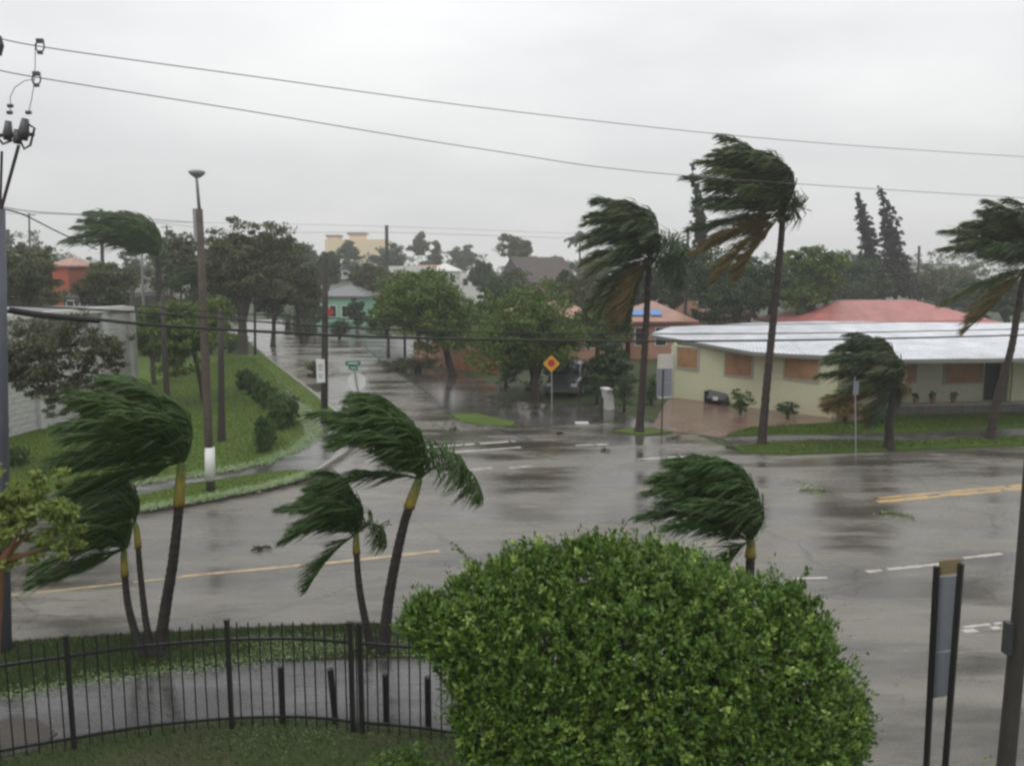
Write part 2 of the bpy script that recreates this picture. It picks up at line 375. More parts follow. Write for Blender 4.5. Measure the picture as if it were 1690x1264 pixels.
# right side
sheet('driveway', poly_px([(1075,706),(1100,662),(1118,655),(1335,684),(1500,684),(1480,690),(1390,700),(1230,712),(1190,722),(1110,712)]), -0.2, 0.02, M['paver'])
sheet('pavement', poly_px([(1190,724),(1340,716),(1500,716),(1690,708),(2300,690),(2300,701),(1690,733),(1300,748),(1220,742)]), -0.2, 0.03, M['near_walk'])
sheet('lawn', poly_px([(1200,719),(1240,707),(1400,699),(1490,688),(1690,684),(2300,655),(2300,688),(1690,705),(1500,713),(1340,719)]), -0.1, 0.07, M['lawn'])
sheet('grass_verge', poly_px([(1205,739),(1340,728),(1500,730),(1690,722),(2300,696),(2300,702),(1690,735),(1300,750),(1222,745)]), -0.1, 0.07, M['lawn'])
sheet('lawn', poly_px([(1010,712),(1060,706),(1110,714),(1060,719)]), -0.1, 0.05, M['lawn'])
sheet('lawn', poly_px([(742,684),(790,684),(850,697),(845,704),(800,703),(765,697)]), -0.1, 0.04, M['lawn'])
sheet('lawn', poly_px([(800,655),(870,640),(1000,640),(1090,655),(1070,668),(930,668),(850,662)]), -0.1, 0.04, M['near_lawn'])
sheet('flood_water', poly_px([(650,606),(760,616),(830,640),(870,665),(1000,672),(1050,690),(960,699),(850,706),(800,700),(742,677)]), -0.05, 0.008, M['water'])
sheet('pavement', poly_px([(560,540),(700,560),(760,580),(700,592),(640,602),(600,570)]), -0.1, 0.015, M['near_walk'])
# near side
sheet('grass_verge', [Vector((-0.3,14.5,0)), Vector((1.5,11.7,0)), Vector((0.8,11.6,0))] + poly_px([(720,1088),(560,1090),(450,1092),(300,1106),(150,1126),(0,1152),(-400,1230),(-700,1170),(-300,1093),(0,1066),(200,1052),(450,1039),(620,1033)]), -0.2, 0.07, M['near_lawn'])
sheet('pavement', poly_px([(-400,1222),(0,1148),(150,1122),(300,1102),(450,1088),(560,1086),(720,1084),(900,1120),(1000,1300),(720,1218),(583,1204),(500,1196),(383,1198),(250,1210),(123,1234),(-100,1275),(-400,1360)]), -0.2, 0.04, M['near_walk'])
sheet('mud', poly_px([(-400,1350),(-100,1272),(60,1243),(95,1215),(60,1190),(-20,1195),(-300,1240)]), -0.1, 0.055, M['mud'])
nl = [Vector((p.x, p.y, 0)) for p in poly_px([(-500,1375),(-100,1262),(123,1222),(250,1200),(383,1190),(500,1188),(583,1195),(720,1210),(1000,1290)])] + [Vector((3.4,8,0)), Vector((3.4,2,0)), Vector((-14,2,0))]
sheet('near_lawn', nl, -0.1, 0.05, M['near_lawn'])

# ------------------------------------------------------------------ road paint
def stripe(pts, w, mat, z=0.004, gaps=0.14, name='road_marking'):
    mb = MB(); n = 0
    for a, b_ in zip(pts, pts[1:]):
        a, b_ = G(*a), G(*b_); d = (b_-a); L_ = d.length; d.normalize(); p = Vector((-d.y, d.x, 0))
        s = 0.0
        while s < L_:
            e_ = min(L_, s + random.uniform(0.12, 0.42))
            if random.random() >= gaps:
                j = [random.uniform(-0.012, 0.012) for _ in range(4)]
                w2 = w * random.uniform(0.62, 1.05)
                A, B = a + d*s, a + d*e_
                mb.v += [tuple(A - p*(w2/2+j[0])), tuple(B - p*(w2/2+j[1])), tuple(B + p*(w2/2+j[2])), tuple(A + p*(w2/2+j[3]))]
                k = len(mb.v)-4; mb.v[k:] = [(q[0], q[1], z) for q in mb.v[k:]]; mb.f.append((k, k+1, k+2, k+3))
            s = e_
    return tag(mb.build(name, mat), kind='structure')
stripe([(-200,1003),(60,978)], 0.11, M['faded_yellow'], gaps=0.35)
stripe([(60,978),(300,952)], 0.10, M['faded_yellow'], gaps=0.3)
stripe([(300,951),(540,929),(725,909)], 0.16, M['faded_yellow'], gaps=0.06)
stripe([(1450,822),(1690,800),(2300,748)], 0.14, M['yellow_paint'], gaps=0.06)
stripe([(1446,827),(1690,803),(2300,750.5)], 0.16, M['faded_yellow'], gaps=0.1)
stripe([(1450,829),(1690,806),(2300,753)], 0.14, M['yellow_paint'])
stripe([(1310,955),(1365,953)], 0.16, M['white_paint'], gaps=0.2)
stripe([(1430,943),(1560,930)], 0.15, M['white_paint'], gaps=0.15)
stripe([(1590,921),(1690,909),(2200,860)], 0.15, M['white_paint'], gaps=0.2)
stripe([(1590,1042),(1650,1035)], 0.14, M['white_paint'], gaps=0.1)
stripe([(1590,1035),(1640,1029),(1900,1000)], 0.10, M['white_paint'], gaps=0.45)
stripe([(705,738),(850,728)], 0.30, M['white_paint'], gaps=0.15)
stripe([(705,750),(860,738)], 0.22, M['white_paint'], gaps=0.12)
stripe([(730,780),(812,772)], 0.22, M['white_paint'], gaps=0.2)
stripe([(840,772),(880,769)], 0.2, M['white_paint'], gaps=0.1)
stripe([(950,735),(1004,733)], 0.22, M['white_paint'])
stripe([(1052,758),(1140,753)], 0.22, M['white_paint'], gaps=0.2)
# kerb strip on the side street's right edge
mb = MB(); pp = poly_px([(590,568),(640,609),(700,651),(742,680),(800,702),(850,715),(872,726)])
for a, b_ in zip(pp, pp[1:]):
    d = (b_-a); c = (a+b_)/2; mb.box((c.x, c.y, 0.0), (d.length+0.1, 0.3, 0.05), math.atan2(d.y, d.x))
tag(mb.build('kerb', M['near_walk']), kind='structure')
mb = MB(); pp = poly_px([(-300,901),(-50,875),(230,845),(340,826.5),(440,806),(520,782.5),(568,751),(597,717.5),(519,652),(439,590),(404,560)])
for a, b_ in zip(pp, pp[1:]):
    d = (b_-a); c = (a+b_)/2; mb.box((c.x, c.y, 0.0), (d.length+0.05, 0.16, 0.26), math.atan2(d.y, d.x))
tag(mb.build('kerb', M['kerb']), kind='structure')

# ------------------------------------------------------------------ grass blades and litter (stuff)
def in_poly(P, X, Y):
    inside = np.zeros(len(X), bool); n = len(P)
    for i in range(n):
        x1, y1 = P[i][0], P[i][1]; x2, y2 = P[(i+1) % n][0], P[(i+1) % n][1]
        c = ((y1 > Y) != (y2 > Y)) & (X < (x2-x1)*(Y-y1)/(y2-y1+1e-12)+x1)
        inside ^= c
    return inside
def blades(name, poly, z, n, h, w, mat, ymax=60, label=None):
    P = [(p.x, p.y) for p in poly]
    xs = [p[0] for p in P]; ys = [min(p[1], ymax) for p in P]
    X = rng.uniform(max(min(xs), -20), min(max(xs), 30), n*4); Y = rng.uniform(min(ys), max(ys), n*4)
    keep = in_poly(P, X, Y) & (np.abs(X) < 0.66*Y + 1.5) & (Y > 6.5); X, Y = X[keep][:n], Y[keep][:n]; k = len(X)
    a = rng.uniform(0, 2*PI, k); hh = h*rng.uniform(0.4, 1.1, k); ww = w*rng.uniform(0.6, 1.3, k)
    V = np.zeros((k, 3, 3)); base = np.stack([X, Y, np.full(k, z)], 1)
    off = np.stack([np.cos(a)*ww, np.sin(a)*ww, np.zeros(k)], 1)
    V[:, 0] = base - off; V[:, 1] = base + off
    V[:, 2] = base + np.stack([-hh*rng.uniform(0.1, 0.9, k), rng.normal(0, 0.25, k)*hh, hh], 1)
    return tag(quads_mesh(name, V, mat), kind='stuff')
blades('grass', lawn, 0.12, 70000, 0.07, 0.012, M['blade'])
blades('grass', verge_b, 0.125, 9000, 0.06, 0.010, M['blade'])
blades('grass', verge_a, 0.125, 12000, 0.07, 0.012, M['blade'])
blades('grass', poly_px([(1200,719),(1240,707),(1400,699),(1490,688),(1690,684),(2300,655),(2300,688),(1690,705),(1500,713),(1340,719)]), 0.07, 22000, 0.08, 0.014, M['blade'])
blades('grass', poly_px([(1205,739),(1340,728),(1500,730),(1690,722),(2300,696),(2300,702),(1690,735),(1300,750),(1222,745)]), 0.07, 12000, 0.08, 0.014, M['blade'])
blades('grass', poly_px([(0,1066),(200,1052),(450,1039),(620,1033),(720,1088),(560,1090),(450,1092),(300,1106),(150,1126),(0,1152),(-60,1100)]), 0.07, 30000, 0.07, 0.005, M['blade_dark'])
blades('grass', nl, 0.05, 36000, 0.07, 0.005, M['blade_dark'])
def litter(name, lines, n, size, spread, z, mat):
    V = []
    segs = [(G(*a), G(*b_)) for ln in lines for a, b_ in zip(ln, ln[1:])]
    lens = np.array([(b_-a).length for a, b_ in segs]); pr = lens/lens.sum()
    for _ in range(n):
        a, b_ = segs[rng.choice(len(segs), p=pr)]
        p = a.lerp(b_, random.random()); p = Vector((p.x + random.gauss(0, spread), p.y + random.gauss(0, spread), z + random.uniform(0, 0.015)))
        r = size*random.uniform(0.5, 1.4); w = random.uniform(0, PI)
        u = Vector((math.cos(w), math.sin(w), random.uniform(-.25, .25)))*r; v = Vector((-math.sin(w), math.cos(w), random.uniform(-.25, .25)))*r*0.5
        V.append([p-u, p-v, p+u, p+v])
    return tag(quads_mesh(name, np.array([[tuple(q) for q in f] for f in V]), mat), kind='stuff')
litter('leaf_litter', [[(90,822),(320,790),(430,770),(495,742),(520,720),(512,700),(494,672)]], 9000, 0.045, 0.20, 0.13, M['litter'])
litter('leaf_litter', [[(230,846),(340,828),(440,808),(520,784)]], 6000, 0.04, 0.15, 0.135, M['litter'])
litter('leaf_litter', [[(600,718),(520,652),(440,590)]], 900, 0.04, 0.15, 0.13, M['litter'])
litter('leaf_litter', [[(0,1155),(150,1128),(300,1108),(450,1090),(600,1075),(720,1085)],[(400,1065),(560,1060),(700,1070)],[(430,1080),(600,1070)]], 4800, 0.020, 0.15, 0.085, M['litter'])
litter('leaf_litter', [[(380,1215),(600,1215)]], 400, 0.014, 0.3, 0.06, M['litter'])
litter('leaf_litter', [[(1330,812),(1380,812)],[(1460,855),(1500,850)],[(1310,790),(1340,800)],[(760,690),(830,700)]], 240, 0.05, 0.18, 0.01, M['litter'])
litter('leaf_litter', [[(800,700),(1250,760)],[(1000,720),(1690,900)],[(200,900),(1200,860)],[(1400,1000),(1600,1200)],[(620,640),(720,700)]], 700, 0.022, 1.3, 0.006, M['litter_dark'])
litter('leaf_litter', [[(620,604),(725,604)],[(520,620),(600,616)],[(500,600),(540,612)],[(740,700),(840,702)],[(800,660),(920,680)]], 1800, 0.08, 0.6, 0.02, M['litter_dark'])
litter('leaf_litter', [[(440,600),(600,690)],[(600,640),(760,720)],[(640,615),(980,690)],[(850,715),(1200,745)],[(1100,715),(1340,695)]], 1500, 0.045, 0.9, 0.025, M['litter_dark'])

# ------------------------------------------------------------------ palms
WIND = Vector((-1, -0.12, 0)).normalized()
def frond(parent, o, az, el, Ln, wk=1.0, grav=0.4, lf=0.45, n=34, mat=None, lw=0.022, flow=0.75, name='frond'):
    pts = [Vector(o)]; d = Vector((math.cos(el)*math.cos(az), math.cos(el)*math.sin(az), math.sin(el)))
    S = 14; ds = 1.0/S
    wk *= 1 + 0.8*max(0, math.cos(az)); Ln *= 1 - 0.15*max(0, math.cos(az)); n = int(n*1.9); lw *= 0.62
    for i in range(S):
        s = i/S
        d = (d + (WIND*wk*(0.10+1.55*s) + Vector((0, 0, -grav*(0.15+2.2*s))))*ds*2.2).normalized()
        pts.append(pts[-1] + d*Ln*ds)
    rb = MB().tube(pts, [lerp(0.022, 0.004, i/S)*max(1, Ln/2.2) for i in range(S+1)], 4)
    V = []
    for i in range(n):
        s = 0.10 + 0.90*(i+random.random()*0.6)/n; s = min(s, 0.999)
        k = int(s*S); fr = s*S-k; p = pts[k].lerp(pts[k+1], fr); d = (pts[k+1]-pts[k]).normalized()
        sd = d.cross(Vector((0, 0, 1)));
        if sd.length < 0.1: sd = d.cross(Vector((0, 1, 0)))
        sd.normalize(); nrm = sd.cross(d)
        ll = lf*(math.sin(PI*(0.16+0.78*s))**0.7)*random.uniform(0.7, 1.2)
        for sg in (-1, 1):
            v = (sd*sg*random.uniform(0.3, 1.1)*(1.25-flow) + d*0.6 + WIND*flow*0.75 + nrm*random.uniform(-0.3, 0.4) + Vector((0, 0, random.uniform(-0.45, 0.1)))).normalized()
            v2 = (v*0.6 + WIND*flow*0.8 + Vector((0, random.uniform(-.2, .2), -0.34+random.uniform(-0.3, 0.25)))).normalized()
            wv = v.cross(nrm*random.uniform(0.3, 1)+Vector((0, 1, 0))*0.7*random.choice((-1, 1)))
            if wv.length < 1e-3: wv = Vector((0, 0, 1))
            wv = wv.normalized()*lw
            a, b_, c = p, p+v*ll*0.5, p+v*ll*0.5+v2*ll*0.5
            V.append([a-wv*0.5, a+wv*0.5, b_+wv, b_-wv]); V.append([b_-wv, b_+wv, c+wv*0.12, c-wv*0.12])
    base = len(rb.v)
    for q in V:
        i = len(rb.v); rb.v += [tuple(x) for x in q]; rb.f.append((i, i+1, i+2, i+3))
    return rb.build(name, mat or M['palm'], parent)
def palm(label, base, trunk_px, rad, crown_L, nf=18, shaft=None, lf=0.45, mat='palm', bark='palm_bark', wk=1.0, grav=0.45,
         el=(10, 85), extra=(), n=34, lw=0.022, dy=0.0, name='palm_tree', cat='palm tree', group=None, nut=False):
    """base: pixel of the foot; trunk_px: pixels up the trunk, last is where the fronds leave"""
    B = G(*base) if len(base) == 2 else Vector(base)
    t = thing(name, label, cat, B, 0, group)
    P = [Vector((0, 0, 0))] + [AT(px, py, B.y) - B for px, py in trunk_px]
    # smooth path
    path = []
    for k in range(len(P)-1):
        p0 = P[max(k-1, 0)]; p1 = P[k]; p2 = P[k+1]; p3 = P[min(k+2, len(P)-1)]
        for j in range(5):
            u = j/5
            path.append(0.5*((2*p1) + (p2-p0)*u + (2*p0-5*p1+4*p2-p3)*u*u + (3*p1-p0-3*p2+p3)*u**3))
    path.append(P[-1]); path[0].z -= 0.1
    nP = len(path); Hh = path[-1].z
    def rr(p): return rad*(lerp(1.15, 0.8, max(0, p.z)/Hh) + 0.5*math.exp(-max(0, p.z)/0.25))
    cut = nP-1
    if shaft:
        cut = min(range(nP), key=lambda i: abs(path[i].z-(Hh-shaft)))
    fine = []
    for i in range(cut):
        for j in range(4): fine.append(path[i].lerp(path[i+1], j/4))
    fine.append(path[cut])
    MB().tube(fine, [rr(p)*(1+0.05*((i % 3)-1)) for i, p in enumerate(fine)], 12, rough=0.03).build('trunk', M[bark], t, True)
    if shaft:
        sp = path[cut:]; m_ = len(sp)
        MB().tube(sp, [rad*lerp(1.12, 0.7, i/max(1, m_-1)) for i in range(m_)], 12).build('crownshaft', M['crownshaft'], t, True)
    top = path[-1]
    if nut:
        for k in range(5):
            a = random.uniform(0, 2*PI); c = top + Vector((math.cos(a)*0.2, math.sin(a)*0.2, random.uniform(-0.35, -0.1)))
            MB().tube([c+Vector((0, 0, z)) for z in (-0.13, -0.09, 0, 0.09, 0.13)], [0.03, 0.09, 0.115, 0.09, 0.03], 8).build('coconut', M['tree_d'], t, True)
    nf = int(nf*1.3)
    for k in range(nf):
        az = PI + PI*0.95*(2*(k*0.618 % 1)-1)+random.uniform(-0.15, 0.15)
        lo_ = lerp(el[0]+18, 66, max(0, math.cos(az)))
        e_ = math.radians(lerp(lo_, el[1], ((k+0.5)/nf)**0.8) + random.uniform(-6, 6))
        frond(t, top+Vector((0, 0, random.uniform(-0.08, 0.08))), az, e_, crown_L*random.uniform(0.85, 1.1), wk*random.uniform(0.8, 1.25), grav*random.uniform(0.7, 1.3), lf, n, M[mat], lw)
    for (az, e_, Lf, w_, g_, mt) in extra:
        frond(t, top, math.radians(az), math.radians(e_), Lf, w_, g_, lf*1.05, n, M[mt], lw)
    return t
G1 = 'cluster of palms on the near verge left'
palm('tallest palm of the left cluster, yellow shaft, fronds blown left like a flag', (262,1085), [(272,1010),(285,930),(294,850),(298,790),(300,762)], 0.085, 2.05, 24, shaft=0.75, lf=0.62, n=44, wk=1.25, grav=0.28, el=(5, 82), group=G1, lw=0.02,
     extra=[(200,-5,1.9,1.2,.4,'palm'),(160,-15,1.9,1.2,.3,'palm'),(190,10,2.1,1.2,.25,'palm')])
palm('short thin palm of the left cluster whose fronds droop lowest to the left', (240,1088), [(222,1040),(210,990),(205,930),(205,905)], 0.058, 1.45, 13, shaft=0.45, lf=0.5, n=36, wk=1.3, grav=0.55, el=(-5, 60), group=G1, lw=0.018,
     extra=[(185,-15,1.6,1,.3,'palm'),(190,-25,1.6,1,.2,'palm')])
palm('middle palm of the left cluster with a compact crown behind the shortest one', (252,1087), [(240,1020),(232,950),(226,880),(222,862)], 0.05, 1.15, 14, shaft=0.45, lf=0.5, n=34, wk=1.2, grav=0.3, el=(10, 85), group=G1, lw=0.018)
G2 = 'pair of palms behind the fence gate'
palm('taller leaning palm of the pair by the fence, one frond curling down on its right', (632,1082), [(640,1000),(652,930),(668,860),(684,812),(692,790)], 0.085, 1.85, 22, shaft=0.5, lf=0.62, n=42, wk=0.8, grav=0.45, el=(35, 90), group=G2, lw=0.02,
     extra=[(5,42,1.75,-0.15,1.5,'palm'),(15,60,1.4,0.0,1.35,'palm'),(175,86,1.6,.4,.3,'palm'),(150,80,1.6,.5,.3,'palm'),(200,60,2.2,.4,.4,'palm'),(180,15,1.7,.6,.6,'palm')])
palm('shorter palm of the pair by the fence with a drooping dark crown', (614,1076), [(600,1010),(592,960),(588,905),(588,880)], 0.06, 1.28, 22, shaft=0.35, lf=0.5, n=36, wk=0.85, grav=0.55, el=(10, 92), group=G2, lw=0.018,
     extra=[(20,40,0.9,0.1,1.5,'palm'),(200,-30,1.2,.6,.9,'palm')])
palm('palm rising behind the big round bush, crown bent over the wet road', (0.0+G(1240,1100).x, G(1240,1100).y, 0), [(1236,1000),(1238,930),(1240,890)], 0.085, 2.0, 30, shaft=0.3, lf=0.6, n=46, wk=1.05, grav=0.32, el=(15, 88), lw=0.02,
     extra=[(60,70,1.7,.7,.3,'palm'),(-60,75,1.7,.7,.3,'palm'),(0,60,1.2,.8,.6,'palm'),(10,85,1.9,.6,.2,'palm'),(-10,78,2.0,.55,.2,'palm'),(220,-10,1.1,.5,.8,'palm')])
G3 = 'tall coconut palms along the far side of the road'
palm('tall straight palm between driveway sign and intersection, with hanging yellowing fronds', (1055,714), [(1060,640),(1066,540),(1070,460),(1072,425)], 0.135, 3.2, 24, lf=0.95, n=46, mat='palm_mid', bark='red_bark', wk=0.75, grav=0.55, el=(-10, 85), lw=0.035, group=G3, nut=True,
     extra=[(0,50,2.6,-0.15,1.0,'palm_mid'),(20,25,2.3,-0.2,1.0,'palm_mid'),(-30,45,2.6,-.15,1.1,'palm_mid'),(-10,5,2.3,-.1,1.1,'palm_mid'),(200,-65,3.0,.1,.9,'palm_mid'),(150,-60,2.8,.1,.9,'palm_old'),(200,-45,3.0,.25,.9,'palm_old'),(230,-35,2.8,.2,1.0,'palm_old'),(190,-30,3.0,.3,.8,'palm_mid'),(170,-55,3.0,.2,.9,'palm_old'),(180,-20,3,.5,.8,'palm_mid'),(150,-40,2.8,.2,1.,'palm_mid')])
palm('tallest coconut palm at the road edge, its crown streaming left with orange hanging fronds', (1257,735), [(1265,640),(1277,520),(1287,420),(1291,370),(1292,352)], 0.135, 3.6, 24, lf=1.0, n=50, mat='palm_mid', bark='red_bark', wk=1.15, grav=0.18, el=(-5, 85), lw=0.035, group=G3, nut=True,
     extra=[(190,-35,3.4,.35,.5,'palm_old'),(200,-15,3.3,.8,.35,'palm_old'),(185,-22,3.5,.8,.3,'palm_old'),(170,-5,3.3,1,.2,'palm_mid'),(185,-50,2.8,.3,.5,'palm_old'),(0,20,1.2,1.2,.5,'palm_mid')])
palm('bent coconut palm at the right picture edge, trunk curved before the porch', (1634,727), [(1645,660),(1668,580),(1680,510),(1690,460),(1700,440)], 0.13, 3.4, 22, lf=0.95, n=46, mat='palm_mid', bark='red_bark', wk=1.1, grav=0.25, el=(-5, 85), lw=0.035, group=G3, nut=True,
     extra=[(185,-45,3.4,.4,.3,'palm_old'),(200,-35,3.2,.5,.3,'palm_old'),(185,-20,3.6,.8,.3,'palm_mid')])
palm('short stocky palm before the boarded window, dark top and yellow lower fronds', (1467,742), [(1468,700),(1472,665),(1474,640)], 0.14, 2.7, 26, lf=0.8, n=40, mat='palm_mid', bark='palm_bark', wk=1.15, grav=0.3, el=(0, 88), lw=0.03, group=G3,
     extra=[(185,-10,2.6,1,.2,'palm_old'),(200,0,2.8,1,.15,'palm_old'),(170,-15,2.4,1,.3,'palm_old'),(0,45,1.0,.2,1.2,'palm_old'),(40,10,1.2,.2,1.,'palm_mid'),(220,-40,1.4,.3,1,'palm_mid'),(180,-50,1.5,.3,1,'palm_old'),(10,80,2.4,.45,.1,'palm_mid'),(-30,80,2.4,.45,.1,'palm_mid')])
palm('palm above the white block wall with long fronds blown flat to the left', (G(258,600).x, G(258,600).y, 0), [(262,560),(262,480),(260,425)], 0.18, 5.4, 16, lf=1.5, n=40, mat='palm', bark='palm_bark', wk=1.5, grav=0.18, el=(0, 70), lw=0.06)
palm('small dark palm crown just behind the tall lamp post on the lawn', (G(345,588).x, G(345,588).y, 0), [(350,520),(352,470)], 0.16, 3.0, 12, lf=1.1, n=30, mat='palm', bark='palm_bark', wk=1.1, grav=0.5, el=(0, 70), lw=0.05)
palm('tiny far palm standing above the treeline right of centre', (AT(958,440,170).x, 170, 0), [(957,425),(957,400)], 0.2, 3.0, 9, lf=1.2, n=14, mat='tree_d', bark='palm_bark', wk=0.3, grav=0.9, el=(-20, 70), lw=0.16)

# ------------------------------------------------------------------ foliage crowns
def crown(lobes, n, size, mat, parent, name='crown', clumps=60, tight=0.32, asp=0.55, drift=0.25, shell=0.35, up=0.2):
    """leaf faces gathered in clumps through the lobes' volume. lobes: (x,y,z,rx,ry,rz)"""
    Lb = np.array(lobes, float); vol = (Lb[:, 3]*Lb[:, 4]*Lb[:, 5])**0.67; pr = vol/vol.sum()
    idx = rng.choice(len(Lb), clumps, p=pr)
    u = rng.normal(size=(clumps, 3)); u /= np.linalg.norm(u, axis=1)[:, None]
    r = rng.uniform(0, 1, clumps)**shell
    C = Lb[idx, :3] + u*r[:, None]*Lb[idx, 3:]
    cs = Lb[idx, 3:].mean(1)*tight*rng.uniform(0.5, 1.3, clumps)
    k = rng.integers(0, clumps, n)
    off = rng.normal(size=(n, 3)); off /= (np.linalg.norm(off, axis=1)[:, None]+1e-6); off *= (rng.uniform(0, 1, n)**0.5)[:, None]
    off[:, 2] *= 0.6
    P = C[k] + off*cs[k][:, None]
    P[:, 0] -= drift*cs[k]*np.abs(rng.normal(size=n))*0.8
    d = rng.normal(size=(n, 3)) + np.array([-drift*3, 0, up]); d /= np.linalg.norm(d, axis=1)[:, None]
    w = np.cross(d, rng.normal(size=(n, 3))); w /= np.linalg.norm(w, axis=1)[:, None]
    s = size*rng.uniform(0.6, 1.4, n)[:, None]
    V = np.zeros((n, 4, 3)); V[:, 0] = P-d*s; V[:, 1] = P-w*s*asp+d*s*0.1; V[:, 2] = P+d*s; V[:, 3] = P+w*s*asp+d*s*0.1
    return quads_mesh(name, V, mat, parent), C
def tree(label, px, ytop, ybot, wpx, Y, mat='tree_d', n=4000, base_px=None, lobes=7, trunk_r=0.2, size=None, tight=0.34, clumps=70, name='tree', cat='tree', group=None, limbs=4, lean=0.0, depth=0.8, shell=0.35, seed=None):
    if seed is not None: random.seed(seed)
    top = AT(px, ytop, Y).z; bot = AT(px, ybot, Y).z; half = wpx/2*Y/FPX
    bx = AT(base_px if base_px else px, 560, Y).x; loc = Vector((bx, Y, 0)); cx = AT(px, 500, Y).x - bx
    n = int(n*2.2); clumps = int(clumps*1.9); tight *= 1.05
    t = thing(name, label, cat, loc, 0, group)
    H_ = top-bot; cz = (top+bot)/2; Lb = []
    for i in range(lobes):
        a = 2*PI*i/lobes + random.uniform(-.4, .4); f = random.uniform(0.35, 0.62) if i else 0
        rx = half*random.uniform(0.44, 0.60)
        z = cz + random.uniform(-0.25, 0.25)*H_
        Lb.append((cx+math.cos(a)*half*f, math.sin(a)*half*f*depth, z, rx, rx*depth, min(rx, H_*0.5)*random.uniform(0.75, 1.0)*(1 if rx < H_*0.45 else 0.85)))
    Lb.append((cx+random.uniform(-.1, .1)*half, 0, top-H_*0.28, half*0.45, half*0.4, H_*0.28))
    size = (size or 2.3*Y/FPX)*1.1; tight *= 1.2; shell = min(.6, shell*1.4); n = int(n*1.25)
    crown(Lb, n, size, M[mat], t, clumps=clumps, tight=tight, shell=shell)
    if trunk_r:
        top_t = Vector((cx*0.8, 0, max(bot+H_*0.35, 0.6)))
        fork = Vector((cx*0.3+random.uniform(-.1, .1), 0, max(bot*0.9, 0.4)))
        MB().tube([(0, 0, -0.15), (0.02, 0, 0.2), tuple(fork*0.5), tuple(fork), tuple(top_t)], [trunk_r*1.5, trunk_r*1.1, trunk_r, trunk_r*0.9, trunk_r*0.3], 8, rough=0.06).build('trunk', M['bark'], t, True)
        for i in range(limbs):
            q = Lb[i % len(Lb)]; e_ = Vector(q[:3]); mid = fork.lerp(e_, 0.5) + Vector((0, 0, 0.15*H_))
            MB().tube([fork, mid, e_], [trunk_r*0.55, trunk_r*0.35, trunk_r*0.12], 6, rough=0.06).build('limb', M['bark'], t, True)
    return t

# large distant wood (one mass)
lob = []
for px in range(-120, 1860, 26):
    Y = random.uniform(250, 330); zt = AT(px, random.uniform(414, 428), Y).z; x = AT(px, 430, Y).x
    lob.append((x, Y, zt*0.5, 9, 7, zt*0.52))
o, _ = crown(lob, 26000, 0.55, M['tree_d'], None, name='distant_wood', clumps=900, tight=0.4, drift=0.1); tag(o, kind='stuff')

BG = 'trees between the far houses'; random.seed(11)
far = [
 ('grey green far tree left of the yellow building', 505, 395, 470, 90, 150, 'tree_d'), ('round tree in front of the yellow building', 583, 392, 470, 56, 190, 'tree_d'),
 ('dense tree right of the yellow building beside the dark pole', 655, 398, 470, 70, 180, 'tree_d'), ('tall two-lobed tree left of the white houses', 697, 378, 460, 46, 200, 'tree_o'),
 ('small companion of the two-lobed tree on its right', 722, 396, 460, 30, 195, 'tree_o'), ('dome shaped far tree above the white houses', 769, 404, 455, 56, 220, 'tree_d'),
 ('broad far tree above the brown roof', 860, 388, 450, 80, 160, 'tree_o'), ('low tree at the right of the brown roof', 920, 418, 480, 70, 140, 'tree_d'),
 ('far low tree behind the first tall palm', 985, 424, 480, 90, 120, 'tree_o'), ('dark green tree below the round one', 608, 428, 500, 70, 110, 'tree_d'),
 ('tree filling the gap left of the white houses', 640, 440, 500, 70, 105, 'tree_o'), ('thin tree by the small grey roof', 520, 430, 500, 60, 120, 'tree_o'),
 ('low round tree right of the white houses', 800, 428, 480, 60, 130, 'tree_d'), ('shaggy tree beneath the brown roof', 850, 440, 500, 80, 95, 'tree_o'),
 ('bushy tree under the brown roof towards the tall palm', 940, 440, 520, 80, 85, 'tree_d'), ('pale far tree at the left edge by the red tower', 60, 382, 480, 110, 120, 'tree_o'),
 ('far tree poking up left of the red tower', 20, 372, 450, 40, 150, 'tree_o'), ('dark tree right of the red tower', 150, 425, 500, 90, 85, 'tree_o'),
 ('low far tree behind the flat-blown palm', 225, 400, 480, 60, 110, 'tree_o'), ('tall tree at the left end of the lamp', 285, 375, 480, 60, 90, 'tree_o')]
for (lb, px, yt, yb, w, Y, mt) in far: tree(lb, px, yt, yb, w, Y, mt, n=2600, trunk_r=0.25, limbs=0, lobes=5, clumps=55, group=BG, size=1.7*Y/FPX)
NT = 'large trees across the road'
tree('big olive tree with thin wind-torn top beside the side street', 405, 352, 535, 175, 62, 'tree_o', n=11000, base_px=399, trunk_r=0.38, lobes=9, clumps=150, group=NT, tight=0.26, shell=0.5, limbs=6)
tree('wide olive tree right of the big one above the side street', 487, 388, 530, 130, 72, 'tree_o', n=7000, trunk_r=0.3, lobes=8, clumps=90, group=NT, base_px=500)
tree('dark leafy tree behind the lamp post', 322, 378, 500, 120, 68, 'tree_o', n=6500, trunk_r=0.3, lobes=8, clumps=90, group=NT, tight=0.28)
tree('round dark tree behind the sign pole', 520, 470, 548, 62, 85, 'tree_d', n=2600, trunk_r=0.2, lobes=5, clumps=40, group=NT)
tree('lawn tree with pale green crown behind the bare trunks', 310, 480, 632, 170, 39.6, 'tree_g', n=9000, base_px=332, trunk_r=0.13, lobes=9, clumps=110, group=NT, tight=0.3)
tree('left lawn tree beside the white wall corner', 250, 500, 600, 90, 46, 'tree_g', n=4500, trunk_r=0.13, lobes=6, clumps=60, group=NT)
tree('bright green street tree with a bent bare trunk', 715, 448, 578, 215, 50.5, 'tree_g', n=11000, base_px=745, trunk_r=0.22, lobes=10, clumps=130, group=NT)
